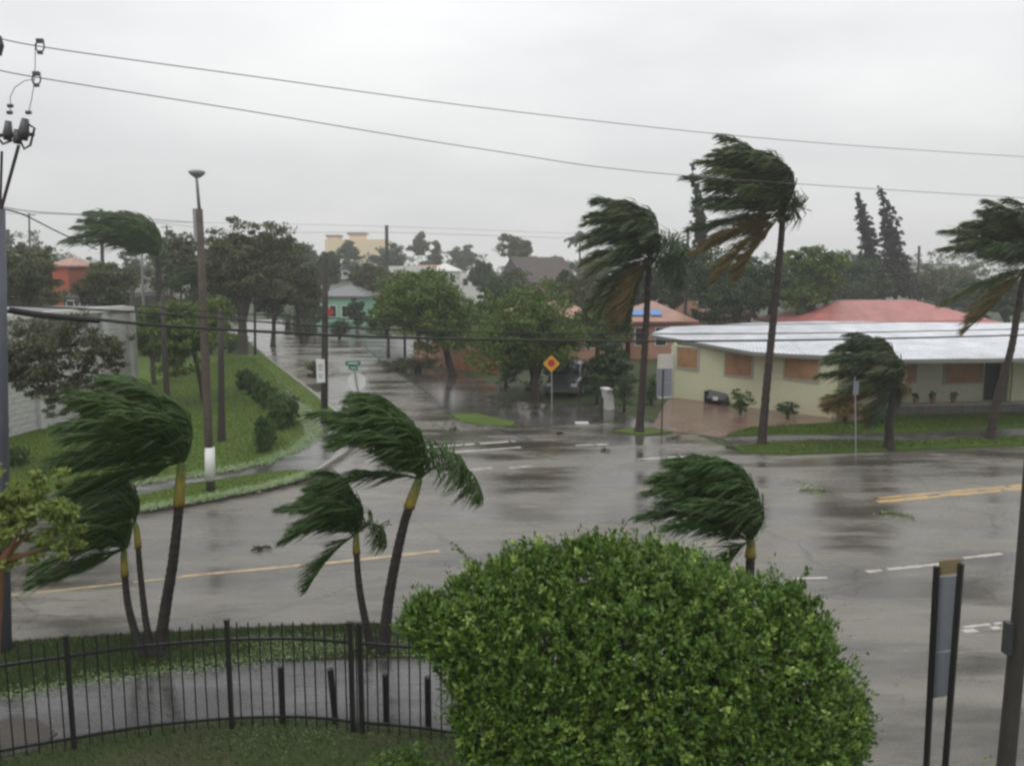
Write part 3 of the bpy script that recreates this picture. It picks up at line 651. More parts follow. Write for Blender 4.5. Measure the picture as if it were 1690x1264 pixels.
tree('dense dark street tree beside the yellow warning sign', 888, 458, 636, 215, 41, 'tree_g', n=13000, base_px=885, trunk_r=0.2, lobes=9, clumps=110, group=NT)
tree('dark inner tree behind the warning sign', 900, 520, 640, 150, 44, 'tree_d', n=7000, base_px=870, trunk_r=0.15, lobes=8, clumps=90, group=NT)
tree('dark shrubby tree at the driveway left of the house', 1010, 560, 670, 90, 43, 'tree_d', n=6000, trunk_r=0.12, lobes=7, clumps=70, group=NT)
tree('low green tree behind the first tall palm', 985, 480, 570, 110, 52, 'tree_o', n=5000, trunk_r=0.15, lobes=7, clumps=70, group=NT)
tree('dark tree mass behind the tallest palm', 1215, 420, 535, 150, 64, 'tree_d', n=9000, trunk_r=0.3, lobes=9, clumps=110, group=NT)
tree('brighter tree right of the tallest palm above the red roof', 1335, 398, 525, 110, 62, 'tree_g', n=6500, trunk_r=0.3, lobes=8, clumps=80, group=NT)
tree('broad grey green tree under the pair of leaning pines', 1415, 425, 515, 190, 88, 'tree_d', n=7000, trunk_r=0.3, lobes=9, clumps=90, group=NT)
tree('dark tree filling behind the blue tarpaulin roof', 1110, 432, 500, 110, 78, 'tree_d', n=5000, trunk_r=0.3, lobes=7, clumps=70, group=NT)
tree('far tree behind the bent right palm', 1570, 440, 510, 130, 120, 'tree_o', n=4000, trunk_r=0.3, lobes=7, clumps=60, group=NT)
tree('dark tree beyond the right end of the roof', 1660, 455, 530, 110, 70, 'tree_d', n=4000, trunk_r=0.3, lobes=6, clumps=60, group=NT)
tree('reddish olive tree at the left edge above the white wall', 45, 405, 515, 130, 52, 'tree_o', n=7000, trunk_r=0.2, lobes=8, clumps=90, group=NT)
tree('dim tree beside the red tower', 175, 450, 520, 110, 58, 'tree_o', n=5000, trunk_r=0.2, lobes=7, clumps=70, group=NT)
tree('small tree before the mint house', 590, 490, 548, 46, 82, 'tree_d', n=2000, trunk_r=0.1, lobes=5, clumps=40, group=NT)
tree('shaggy tree between side street and bright street tree', 640, 485, 560, 70, 62, 'tree_g', n=3500, trunk_r=0.12, lobes=5, clumps=50, group=NT)

MB2 = 'leafy trees filling the middle distance'
for lb_, px, yt, yb, w, Y, mt in [('wide tree behind the lamp post filling the gap to the big olive tree', 300, 395, 540, 120, 80, 'tree_o'), ('tree right of the lamp post under the big olive tree', 365, 410, 545, 110, 66, 'tree_d'), ('low tree between the two big olive trees', 450, 420, 540, 100, 70, 'tree_o'),
  ('tree above the mint roof left side', 545, 415, 475, 70, 125, 'tree_d'), ('tree above the mint roof right side', 610, 432, 500, 60, 100, 'tree_o'), ('tree behind the bright street tree', 690, 450, 530, 120, 75, 'tree_g'), ('tree between the two street trees', 800, 470, 600, 90, 55, 'tree_g'),
  ('tree below the steep brown roof', 850, 452, 530, 130, 72, 'tree_d'), ('green tree right of the brown roof', 960, 450, 540, 120, 68, 'tree_o'), ('tree hiding the salmon house end', 1010, 500, 600, 90, 50, 'tree_g'),
  ('dark tree behind the tarpaulin house', 1075, 440, 505, 110, 76, 'tree_d'), ('dense dark tree left of the tallest palm trunk', 1180, 405, 540, 130, 62, 'tree_d'), ('dense tree right of the tallest palm trunk', 1270, 410, 535, 120, 66, 'tree_d'),
  ('grey tree behind the red roof ridge', 1500, 445, 505, 150, 95, 'tree_o'), ('grey tree left of the bent right palm', 1590, 452, 510, 120, 100, 'tree_d'), ('broad tree at the left edge by the grey pole', 30, 420, 530, 160, 60, 'tree_o'), ('dark tree between the red tower and flat-blown palm', 190, 420, 500, 90, 75, 'tree_o')]:
    tree(lb_, px, yt, yb, w, Y, mt, n=3600, trunk_r=0.2, limbs=2, lobes=8, clumps=70, group=MB2, shell=0.5)
# live oak in front of the white block wall (trunk by the grey pole)
t = thing('oak_tree', 'sparse olive oak hanging across the white block wall beside the grey pole', 'tree', (-17.5, 25.5, 0))
pxs = [(60,560,70),(120,560,70),(170,580,55),(90,620,60),(150,630,45),(40,620,60),(195,560,40),(110,665,36),(60,650,34),(185,620,34),(10,580,70),(-40,590,90)]
lb = [];
for (a, b_, r_) in pxs:
    p = AT(a, b_, 25.5) - t.location; r_ = r_*25.5/FPX; lb.append((p.x, random.uniform(-.6, .6), p.z, r_, r_*0.8, r_*0.75))
crown(lb, 26000, 0.050, M['oak'], t, clumps=330, tight=0.28, shell=0.6, drift=0.3)
MB().tube([(0, 0, -.2), (0.1, 0, .6), (0.5, 0, 2.0), (1.4, 0, 3.4)], [.4, .3, .26, .2], 9, rough=0.06).build('trunk', M['bark'], t, True)
for (a, b_, r_) in pxs[:8]:
    p = AT(a, b_, 25.5) - t.location
    s = Vector((1.2, 0, 3.1)); MB().tube([s, s.lerp(p, .5)+Vector((0, 0, .35)), p], [.12, .07, .02], 6, rough=0.05).build('limb', M['bark'], t, True)

# near yellow-green tree at left edge
t = thing('leafy_tree', 'yellow green broad-leaved tree cut off by the left edge of the picture', 'tree', (AT(-55, 900, 9.6).x, 9.6, 0))
lb = []
for (a, b_, r_) in [(20,820,50),(60,850,55),(95,865,36),(10,870,50),(70,905,36),(40,790,26),(-60,830,90),(-40,900,70),(110,905,26),(108,845,30),(60,800,40),(85,800,24),(125,880,20)]:
    p = AT(a, b_, 9.6) - t.location; r_ = r_*9.6/FPX; lb.append((p.x, random.uniform(-.2, .2), p.z, r_, r_, r_*0.9))
crown(lb, 11000, 0.046, M['croton'], t, clumps=140, tight=0.33, shell=0.6, asp=0.42)
p = AT(0, 930, 9.6) - t.location
MB().tube([(0, 0, -.1), (p.x*0.4, 0, p.z*0.5), tuple(p), (p.x+0.25, 0, p.z+0.4)], [.08, .07, .055, .03], 9, rough=.05).build('trunk', M['orange_bark'], t, True)
for dx, dz in ((.35, .35), (-.1, .6), (.5, .15)):
    MB().tube([p, p+Vector((dx*.5, .05, dz*.6)), p+Vector((dx, .1, dz))], [.04, .03, .012], 6).build('limb', M['orange_bark'], t, True)

# ------------------------------------------------------------------ Norfolk pines
def pine(label, top_px, base_py, wpx, Y, lean):
    px, py = top_px; tp = AT(px, py, Y); bx = AT(px+lean, base_py, Y).x
    t = thing('leaning_pine', label, 'pine tree', (bx, Y, 0), 0, 'tall narrow pines leaning with the wind')
    H_ = tp.z; P = [Vector(((tp.x-bx)*(s**2.2), 0, H_*s)) for s in np.linspace(0, 1, 12)]; P[0].z = -0.2
    MB().tube(P, [lerp(.28, .03, i/11) for i in range(12)], 6).build('trunk', M['bark'], t, True)
    lb = []; half = wpx/2*Y/FPX
    for i in range(44):
        s = lerp(0.25, 0.99, i/43); q = Vector(((tp.x-bx)*(s**2.2), 0, H_*s)); r_ = half*(1-s)**0.55*1.15*random.uniform(.8, 1.15)+0.08
        for k in range(3):
            a = random.uniform(0, 2*PI); lb.append((q.x+math.cos(a)*r_*.45+r_*0.15, math.sin(a)*r_*.45, q.z, r_*.55, r_*.55, 0.22))
    crown(lb, 15000, 0.13, M['pine'], t, clumps=700, tight=0.5, shell=0.5, drift=0.15, up=0.6)
    return t
pine('taller right-hand pine of the pair leaning left above the far roofs', (1449,306), 500, 62, 88, 30)
pine('shorter left-hand pine of the pair leaning left above the far roofs', (1413,316), 500, 54, 90, 26)
pine('lone narrow pine half hidden behind the tallest palm crown', (1141,270), 480, 40, 80, 16)

# ------------------------------------------------------------------ shrubs
def shrub(label, px, pyb, wpx, hpx, mat='hedge', n=1500, name='shrub', group=None, boxy=False, size=None):
    B = G(px, pyb); Y = B.y; t = thing(name, label, 'shrub', B, 0, group)
    w = wpx*Y/FPX/2; h = hpx*Y/FPX
    lb = [(random.uniform(-.35, .35)*w, random.uniform(-.35, .35)*w, h*random.uniform(.4, .7), w*.62, w*.62, h*.38) for _ in range(6)]
    if boxy: lb = [(sx_*w*.42, sy_*w*.42, z*h, w*.52, w*.52, h*.3) for sx_ in (-1, 1) for sy_ in (-1, 1) for z in (.32, .72)]
    crown(lb, n, size or 1.6*Y/FPX, M[mat], t, name='foliage', clumps=60 if not boxy else 150, tight=.45, shell=.35, drift=.05)
    MB().tube([(0, 0, -.05), (0, 0, h*.6)], [w*.12, w*.06], 6).build('stem', M['bark'], t, True)
    return t
HG = 'row of clipped bushes on the left lawn'
for lb_, px, pyb, w, h in [('farthest clipped bush of the row on the lawn', 404,646,18,34), ('second farthest clipped bush of the row', 419,654,20,34), ('third clipped bush from the street in the row', 432,668,22,36),
        ('fourth clipped bush in the middle of the row', 446,678,24,38), ('clipped bush just behind the big pair at the row end', 458,692,24,40), ('right-hand bush of the big pair beside the pavement', 478,706,24,48),
        ('left-hand bush of the big pair at the row end', 460,712,26,48), ('lower bush set apart in front of the row', 440,738,26,46), ('half-bare bush in front of the row', 436,750,22,60)]:
    shrub(lb_, px, pyb, w*1.25, h*1.1, 'hedge', 5500, 'clipped_bush', HG, boxy=True)
shrub('dark box shaped bush beside the grey pole at left', 30, 772, 34, 36, 'hedge', 2200, 'clipped_bush', None, boxy=True)
SG = 'shrubs along the cream house wall'
shrub('tall loose shrub beside the overturned bin', 1222, 684, 44, 44, 'hedge', 1800, group=SG)
shrub('low dark shrub under the boarded window', 1300, 690, 54, 26, 'tree_d', 1500, group=SG)
shrub('orange and green shrub behind the stocky palm', 1395, 698, 80, 52, 'orange_leaf', 3000, group=SG)
shrub('dark bush at the foot of the stocky palm', 1440, 700, 70, 34, 'tree_d', 2000, group=SG)
for lb_, px, pyb, w, h, mt in [('dark bush left of the parked car', 835,640,60,50,'tree_d'), ('low hedge under the salmon wall by the bent trunk', 690,612,110,22,'tree_o'), ('bush right of the parked car', 985,668,50,60,'tree_d'), ('upright bush beside the white gate post', 1030,680,44,70,'tree_d'), ('low bush left of the cream house', 1075,668,44,50,'hedge'),
        ('bush at the bend of the side street', 475,545,90,40,'tree_d'), ('dark bush below the round tree', 505,560,60,34,'tree_d'), ('low bush before the mint house', 560,560,50,34,'tree_d'), ('bush at the far left of the side street', 300,565,120,50,'hedge'), ('rounded bush at the lawn end of the side street', 380,585,70,34,'hedge'),
        ('fallen leafy branch floating at the sign pole', 520,622,50,26,'tree_o'), ('fallen leafy branch floating beyond the street sign', 660,612,110,16,'tree_o')]:
    shrub(lb_, px, pyb, w, h, mt, 1800, 'shrub' if 'fallen' not in lb_ else 'fallen_branch', 'loose shrubs across the road' if 'fallen' not in lb_ else None)
shrub('pale low shrub at the bottom edge beneath the big bush', 680, 1330, 150, 100, 'bush', 2600, size=0.03)
shrub('yellow green sprig at the bottom edge beside the double sign', 1500, 1330, 50, 75, 'croton', 260, size=0.03)
shrub('small sprig at the bottom edge left of the wooden pole', 1630, 1330, 60, 90, 'croton', 260, size=0.03)

# ------------------------------------------------------------------ the big bush
t = thing('round_bush', 'big round glossy green bush with pale shoots in the foreground', 'bush', (1.5, 8.9, 0))
# lobes: px, py of centre, depth, radius px
raw = [(1060,1130,9.0,235),(900,1090,8.9,170),(1210,1130,9.0,190),(1060,1040,9.2,150),(1255,1072,9.1,105),(815,1048,8.8,108),(712,1030,8.9,48),(970,990,9.2,100),(1070,985,9.2,80),(1160,1022,9.3,92),
       (1335,1190,9.0,100),(850,1190,8.6,105),(1000,1250,8.6,200),(1200,1260,8.7,200),(775,1014,9.0,66),(880,980,9.1,80)]
lb = []
for a, b_, Y, r_ in raw:
    p = AT(a, b_, Y) - t.location; r2 = r_*Y/FPX*0.94; lb.append((p.x, p.y, p.z, r2, r2*0.95, r2))
LB = np.array(lb)
def bush_leaves(ncl, per, spread, leaf, mat, name, lo=0.90, hi=1.04, only_out=True):
    C = []; Nn = []
    while len(C) < ncl:
        i = rng.choice(len(LB), p=(LB[:, 3]**2)/(LB[:, 3]**2).sum()); u = rng.normal(size=3); u /= np.linalg.norm(u)
        if u[1] > 0.55: continue
        r = rng.uniform(lo, hi); c = LB[i, :3] + u*LB[i, 3:]*r; c = c + u*0.10*(mnoise(Vector(c)*1.6)+0.8*mnoise(Vector(c)*4.0))
        q = np.delete(LB, i, 0); dd = (((c-q[:, :3])/q[:, 3:])**2).sum(1)
        if only_out and dd.min() < 0.80: continue
        if c[2] < -0.1: continue
        C.append(c); Nn.append(u)
    C = np.array(C); Nn = np.array(Nn); n = ncl*per; k = np.repeat(np.arange(ncl), per)
    g = Nn*0.75 + np.array([-0.1, -0.15, 0.75]) + rng.normal(size=(ncl, 3))*0.25; g /= np.linalg.norm(g, axis=1)[:, None]
    a = rng.uniform(-1, 1, n); P = C[k] + g[k]*(a*spread)[:, None] + rng.normal(size=(n, 3))*spread*0.18
    d = g[k]*0.8 + rng.normal(size=(n, 3))*0.62; d /= np.linalg.norm(d, axis=1)[:, None]
    w = np.cross(d, g[k]+rng.normal(size=(n, 3))*0.4); w /= np.linalg.norm(w, axis=1)[:, None]
    s = leaf*rng.uniform(0.6, 1.25, n)[:, None]
    V = np.zeros((n, 4, 3)); V[:, 0] = P; V[:, 1] = P+d*s*0.55-w*s*0.24; V[:, 2] = P+d*s; V[:, 3] = P+d*s*0.55+w*s*0.24
    return quads_mesh(name, V, mat, t)
bush_leaves(4200, 18, 0.065, 0.075, M['bush'], 'foliage', 0.55, 0.86, False)
bush_leaves(5600, 17, 0.070, 0.074, M['bush'], 'foliage', 0.84, 1.02)
bush_leaves(1500, 16, 0.10, 0.072, M['bush'], 'foliage', 0.98, 1.10)
bush_leaves(520, 20, 0.055, 0.066, M['shoot'], 'new_shoots', 1.0, 1.08)
MB_ = MB()
for i in range(9):
    p = Vector(lb[i][:3]); MB().tube([(random.uniform(-.3, .3), 0, -.1), tuple(p*0.4+Vector((0, 0, .1))), tuple(p)], [.07, .05, .015], 6, rough=.05).build('branch', M['bark'], t, True)
bush_leaves(650, 26, 0.17, 0.055, M['bush'], 'foliage', 1.04, 1.13)
for i in range(26):      # bare twigs pushed out of the leaves by the wind
    q = LB[rng.integers(0, len(LB))]; u = rng.normal(size=3); u[1] = -abs(u[1])*.6; u[2] = abs(u[2]); u /= np.linalg.norm(u)
    c = Vector(q[:3] + u*q[3:]*0.85); e_ = Vector(q[:3] + u*q[3:]*1.14) + Vector((-.06, 0, .05))
    MB().tube([c, c.lerp(e_, .6)+Vector((0, 0, .02)), e_], [.008, .006, .003], 5).build('twig', M['bark'], t)
# long wind-blown sprigs standing out of the outline
for (a, b_, c, d_) in [(790,940,752,900),(800,950,768,930),(895,935,890,888),(970,925,965,890),(1060,930,1064,908),(1320,985,1332,938),(1340,1000,1352,985),(1310,990,1300,960),(730,1010,680,1000),(760,1000,700,1020),(1360,1130,1432,1170),(1000,930,1000,898),(880,950,858,905),(735,1050,650,1030),(730,1120,715,1095),(1140,930,1150,915)]:
    A = AT(a, b_, 9.0)-t.location; B = AT(c, d_, 8.9)-t.location; g = (B-A)
    n = 70; s = np.linspace(0, 1, n)[:, None]; P = np.array(A)[None]+np.array(g)[None]*s + rng.normal(size=(n, 3))*0.012
    gd = np.array(g.normalized()); d = gd*0.7+rng.normal(size=(n, 3))*0.6; d /= np.linalg.norm(d, axis=1)[:, None]
    w = np.cross(d, rng.normal(size=(n, 3))); w /= np.linalg.norm(w, axis=1)[:, None]; sz = 0.058*rng.uniform(.6, 1.2, n)[:, None]
    V = np.zeros((n, 4, 3)); V[:, 0] = P; V[:, 1] = P+d*sz*.55-w*sz*.25; V[:, 2] = P+d*sz; V[:, 3] = P+d*sz*.55+w*sz*.25
    quads_mesh('sprig', V, M['shoot'] if random.random() < .3 else M['bush'], t)

# ------------------------------------------------------------------ fence
fb = [(-120,1290),(0,1262),(123,1240),(250,1219),(383,1206),(500,1204),(583,1212),(640,1217),(720,1226),(860,1250),(1000,1290)]
FB = [G(*p) for p in fb]
def arc(P, s):
    for a, b_ in zip(P, P[1:]):
        L_ = (b_-a).length
        if s <= L_: return a.lerp(b_, s/L_), math.atan2((b_-a).y, (b_-a).x)
        s -= L_
    return P[-1].copy(), 0
# smooth the plan curve
sm = []
for k in range(len(FB)-1):
    p0 = FB[max(k-1, 0)]; p1 = FB[k]; p2 = FB[k+1]; p3 = FB[min(k+2, len(FB)-1)]
    for j in range(8):
        u = j/8; sm.append(0.5*((2*p1)+(p2-p0)*u+(2*p0-5*p1+4*p2-p3)*u*u+(3*p1-p0-3*p2+p3)*u**3))
sm.append(FB[-1]); FL = sum((b_-a).length for a, b_ in zip(sm, sm[1:]))
fence = thing('iron_fence', 'curved black iron picket fence between lawn and pavement', 'fence', (0, 11.5, 0))
FO = fence.location
post_px = [123, 383, 583, 598, 860]
def s_of_px(px):
    best = min(range(len(sm)), key=lambda i: abs(CX+FPX*sm[i].x/(sm[i].y*math.cos(PITCH)+ (CAMH)*math.sin(PITCH)) - px))
    s = sum((b_-a).length for a, b_ in zip(sm[:best], sm[1:best+1]))
    return s
def on_px(px):
    lo, hi = 0, FL
    for _ in range(40):
        m_ = (lo+hi)/2; p, _a = arc(sm, m_); x = CX+FPX*p.x/(p.y*math.cos(PITCH)+CAMH*math.sin(PITCH))
        if x < px: lo = m_
        else: hi = m_
    return lo
posts = [on_px(p) for p in post_px]
me_picket = None; s = 0.05; RT, RT2, RB = 1.36, 1.27, 0.2
while s < FL-0.1:
    if all(abs(s-q) > 0.06 for q in posts):
        p, a = arc(sm, s)
        if me_picket is None:
            o = MB().box((0, 0, 0.83), (0.017, 0.017, 1.54)).build('picket', M['black_iron'], fence); me_picket = o
        else:
            o = me_picket.copy(); COL.objects.link(o)
        o.location = (p.x-FO.x, p.y-FO.y, random.uniform(-.012, .012)); o.rotation_euler = (random.uniform(-.008, .008), random.uniform(-.008, .008), a)
    s += 0.152
me_post = None
for s in posts:
    p, a = arc(sm, s)
    if me_post is None:
        mb = MB().box((0, 0, 0.80), (0.062, 0.062, 1.66)); mb.box((0, 0, 1.64), (0.075, 0.075, 0.03)); me_post = o = mb.build('post', M['black_iron'], fence)
    else: o = me_post.copy(); COL.objects.link(o)
    o.location = (p.x-FO.x, p.y-FO.y, 0); o.rotation_euler = (0, 0, a)
for z in (RT, RB):
    for (s0, s1) in zip([0]+posts, posts+[FL]):
        if s1-s0 < 0.2: continue
        mb = MB(); k = max(2, int((s1-s0)/0.15)); q = [arc(sm, lerp(s0, s1, i/k))[0] for i in range(k+1)]
        for a, b_ in zip(q, q[1:]):
            d = b_-a; c = (a+b_)/2-FO; mb.box((c.x, c.y, z), (d.length+0.004, 0.036, 0.036), math.atan2(d.y, d.x))
        mb.build('rail', M['black_iron'], fence)
# bollards
for i, (px, yb_, yt_, lean) in enumerate([(467,1200,1098,0),(555,1200,1102,-8),(638,1202,1110,0),(707,1210,1115,0)]):
    B = G(px, yb_-4); h = AT(px, yt_, B.y).z
    o = MB().tube([(0, 0, -0.1), (lean*B.y/FPX*0.95, 0, h-0.02), (lean*B.y/FPX, 0, h)], [.046, .046, .03], 10).build('bollard', M['black_iron'])
    o.location = B; tag(o, ['leftmost short black bollard behind the curved fence', 'slightly leaning short black bollard left of the gate posts', 'short black bollard just right of the gate posts', 'rightmost short black bollard half hidden by the bush'][i], 'bollard', 'short black bollards along the near pavement')

# ------------------------------------------------------------------ poles and wires
def pole(label, base, top, r, mat='wood_pole', name='utility_pole', r2=None, group=None, cross=0, cat='pole', Y=None):
    B = G(*base) if Y is None else Vector((AT(base[0], base[1], Y).x, Y, 0))
    t = thing(name, label, cat, B, 0, group); T = AT(top[0], top[1], B.y)-B
    MB().tube([(0, 0, -0.2), tuple(T*0.3), tuple(T*0.65), tuple(T)], [r, r*.95, r*.88, r2 or r*.8], 10, rough=.015).build('shaft', M[mat], t, True)
    for k in range(cross):
        c = T-Vector((0, 0, 0.35+k*0.9)); MB().box(c, (2.0, .1, .12)).build('crossarm', M[mat], t)
        for s_ in (-.85, -.4, .4, .85): MB().tube([c+Vector((s_, 0, .06)), c+Vector((s_, 0, .24))], [.05, .03], 6).build('insulator', M['ceramic'], t)
    return t, T
# left grey pole
t, T = pole('thick blue grey pole at the left edge carrying line equipment', (4,1078), (-3,345), 0.135, 'grey_pole', r2=0.10)
B = t.location; Yp = B.y
def rel(px, py, dy=0): return AT(px, py, Yp+dy)-B
MB().tube([rel(0,350), rel(3,250)], .022, 6).build('mast', M['dark_wood'], t)
MB().tube([rel(2,345), rel(31,240)], .028, 6).build('brace', M['dark_wood'], t)
for (a, b_, c, d_, r_) in [(12,232,14,200,.075),(38,232,42,196,.085),(28,238,28,214,.07)]:
    MB().tube([rel(a, b_), rel(a+1, (b_*2+d_)/3), rel(c, d_)], [r_*.7, r_, r_*.6], 10).build('cutout', M['ceramic'], t, True)
MB().tube([rel(46,205), rel(57,212), rel(50,240), rel(40,246), rel(33,232)], .02, 6).build('bracket', M['dark_wood'], t)
MB().tube([rel(-14,215), rel(5,238), rel(20,232)], .02, 6).build('bracket', M['dark_wood'], t)
MB().tube([rel(-12,224), rel(56,222)], .03, 6).build('crossarm', M['dark_wood'], t)
for (a, b_) in [(17,175),(47,186),(16,186)]:
    MB().tube([rel(a-4, b_), rel(a+4, b_)], [.03, .03], 8).build('clamp', M['ceramic'], t)
# jumper wires and their connectors
MB().tube([rel(17,190), rel(17,160), rel(24,145), rel(40,134), rel(58,131)], .006, 5).build('jumper_wire', M['wire'], t)
MB().tube([rel(47,186), rel(52,165), rel(56,140), rel(58,110), rel(58,72)], .006, 5).build('jumper_wire', M['wire'], t)
for (a, b_) in [(66,77),(60,131)]:
    mb = MB(); 
    ring = [rel(a+7*math.cos(w), b_+10*math.sin(w)) for w in np.linspace(0, 2*PI, 13)]
    mb.tube(ring, .012, 6, cap=False); mb.build('ring_clamp', M['ceramic'], t)
    MB().box(rel(a, b_-9), (.10, .06, .06)).build('clamp', M['ceramic'], t); MB().box(rel(a, b_+10), (.07, .05, .05)).build('clamp', M['ceramic'], t)
MB().tube([rel(-2,92), rel(0,75), rel(-2,60)], [.04, .06, .04], 8).build('insulator', M['ceramic'], t)
PA = (B.x, B.y); PB = (26.0, 36.0)
def wire(label, pts, r, mat, A=None, Bp=None, name='overhead_wire', group='thin high power lines'):
    A = A or PA; Bp = Bp or PB
    P = [ONP(a, b_, A, Bp) for a, b_ in pts]; sm_ = []
    for k in range(len(P)-1):
        p0 = P[max(k-1, 0)]; p1 = P[k]; p2 = P[k+1]; p3 = P[min(k+2, len(P)-1)]
        for j in range(6):
            u = j/6; sm_.append(0.5*((2*p1)+(p2-p0)*u+(2*p0-5*p1+4*p2-p3)*u*u+(3*p1-p0-3*p2+p3)*u**3))
    sm_.append(P[-1]); o = MB().tube(sm_, r, 6).build(name, M[mat], None, True); return tag(o, label, 'wire', group)
wire('upper thin power line sloping across the whole sky', [(-20,56),(65,77),(400,124),(845,184),(1300,232),(1690,259),(1900,268)], .0085, 'wire')
wire('lower thin power line sloping across the sky behind the tallest palm', [(-20,111),(60,128),(400,182),(800,247),(1130,290),(1690,327),(1900,336)], .0085, 'wire')
CG = 'black cables strung low across the view'
wire('thickest lowest black cable crossing in front of the lawn', [(-10,512),(100,521),(250,536),(430,547),(620,556),(845,561),(1100,563),(1400,560),(1690,553),(1900,547)], .027, 'cable', name='cable', group=CG)
wire('second black cable just above the thickest one', [(-10,503),(100,508),(250,517),(430,531),(620,543),(845,549),(1100,551),(1400,549),(1690,543),(1900,538)], .016, 'cable', name='cable', group=CG)
wire('thin uppermost cable of the low bundle', [(-10,491),(200,503),(420,519),(700,531),(1000,536),(1300,535),(1690,527),(1900,522)], .010, 'cable', name='cable', group=CG)
MB_ = MB()
wire('short thick splice closure hanging on the low cable at left', [(15,512),(60,519),(130,526),(165,529)], .055, 'cable', name='cable_splice', group=None)
wire('slack cable falling from the grey pole toward the flat-blown palm', [(5,345),(40,355),(100,385),(160,412)], .014, 'cable', A=PA, Bp=(-12, 40), name='cable', group=None)
wire('faint line running right from the grey pole above the tree tops', [(5,342),(60,350),(160,356),(330,368)], .008, 'wire', A=PA, Bp=(-12, 60), group=None)
# lamp pole
t, T = pole('weathered wooden lamp post with white sleeve at the pavement corner', (348,816), (329,345), 0.13, 'wood_pole', name='lamp_post', r2=.09, cat='lamp post')
B = t.location
MB().tube([T-Vector((0, 0, .1)), AT(325,300,B.y)-B, AT(324,290,B.y)-B], [.05, .04, .04], 8).build('lamp_neck', M['galv'], t, True)
c = AT(325,286,B.y)-B
MB().tube([c+Vector((0, 0, -.12)), c+Vector((0, 0, -.02)), c+Vector((0, 0, .05)), c+Vector((0, 0, .09))], [.08, .21, .23, .10], 12).build('lamp_head', M['galv'], t, True)
MB().tube([AT(347,792,B.y)-B, AT(346,738,B.y)-B], [.145, .14], 12).build('white_sleeve', M['sign_white'], t, True)
MB().box(AT(323,372,B.y)-B, (.09, .12, .9)).build('ballast_box', M['galv'], t)
# sign pole
t, T = pole('dark wooden pole with a white parking sign on the street verge', (535,702), (537,428), 0.15, 'dark_wood', r2=.11)
B = t.location; c = AT(531,611,B.y)-B; c.y = -.2
o = MB().box(c, (.34, .025, .95)).build('sign_plate', M['sign_white'], t)
for dz, w in ((.25, .2), (.16, .22), (.05, .18), (-.16, .2), (-.26, .16)):
    MB().box(c+Vector((0, -.016, dz)), (w, .006, .05)).build('sign_print', M['sign_text'], o)
PG = 'thin poles standing among the trees and houses'
for lb_, b_, tp_, r_, cr_ in [('thin dark pole at the head of the side street', (421,588), (420,440), .1, 0), ('thin dark pole in front of the bright street tree', (668,592), (668,470), .1, 0),
        ('dark pole left of the tallest palm behind the roof', (1128,588), (1136,375), .13, 0)]:
    pole(lb_, b_, tp_, r_, 'dark_wood', group=PG, cross=cr_)
for lb_, px, yt, Y, r_, cr_ in [('far utility pole above the white houses', 638, 372, 120, .3, 0), ('far utility pole above the flat-blown palm', 167, 345, 95, .22, 0), ('short far pole right of the leaning pines', 1517, 406, 110, .2, 0),
        ('faint far pole left of the lamp', 255, 368, 130, .2, 0), ('faintest far pole with crossarm near the lamp post', 275, 372, 160, .2, 1), ('faint far crossarm pole left of the flat-blown palm', 48, 352, 140, .16, 1)]:
    pole(lb_, (px, 470), (px, yt), r_, 'dark_wood', group=PG, cross=cr_, Y=Y)
t, T = pole('far street lamp with boxy arm above the flat-blown palm', (233, 470), (232, 362), .10, 'galv', name='street_lamp', cat='street lamp', Y=62)
MB().box(T+Vector((-.35, 0, -.02)), (.75, .08, .08)).build('lamp_arm', M['galv'], t); MB().box(T+Vector((-.62, 0, -.05)), (1.0, .45, .26)).build('lamp_head', M['bin'], t)
wire('distant drooping line behind the left trees', [(-20,352),(160,357),(400,382),(640,384),(900,392),(1130,398)], .02, 'wire', A=(-30, 95), Bp=(40, 110), group='distant lines')
wire('second distant line above the yellow building', [(240,366),(640,374),(1000,388),(1130,392)], .02, 'wire', A=(-30, 120), Bp=(40, 125), group='distant lines')
# bare trunks on the lawn
TG = 'bare dark trunks on the left lawn'
for lb_, b_, tp_ in [('bare dark trunk at the corner of the white block wall', (226,664), (218,474)), ('bare dark trunk in the middle of the left lawn', (277,686), (268,488)), ('bare dark trunk just right of the lamp post', (366,733), (364,512))]:
    B = G(*b_); T = AT(tp_[0], tp_[1], B.y)-B; t = thing('bare_trunk', lb_, 'tree trunk', B, 0, TG)
    MB().tube([(0, 0, -.2), (0, 0, .12), T*.25, T*.6, T], [.21, .16, .13, .115, .10], 10, rough=.04).build('trunk', M['dark_wood'], t, True)
    MB().tube([T, T+Vector((0, 0, .06))], [.07, .03], 8).build('broken_top', M['wood_pole'], t)
# bottom right wooden pole
Y = 10.0; t = thing('utility_pole', 'dark wooden pole with side boxes at the bottom right corner', 'pole', (AT(1660,1264,Y).x-0.02, Y, 0)); B = t.location
MB().tube([Vector((-.03, 0, -.2)), AT(1660,1264,Y)-B, AT(1685,1000,Y)-B, AT(1705,750,Y)-B, AT(1745,300,Y)-B], [.12, .105, .098, .09, .08], 12, rough=.015).build('shaft', M['dark_wood'], t, True)
MB().box(AT(1663,1052,Y-.08)-B, (.07, .12, .40)).build('meter_box', M['bin'], t); MB().box(AT(1699,1058,Y-.05)-B, (.09, .12, .34)).build('meter_box', M['bin'], t)
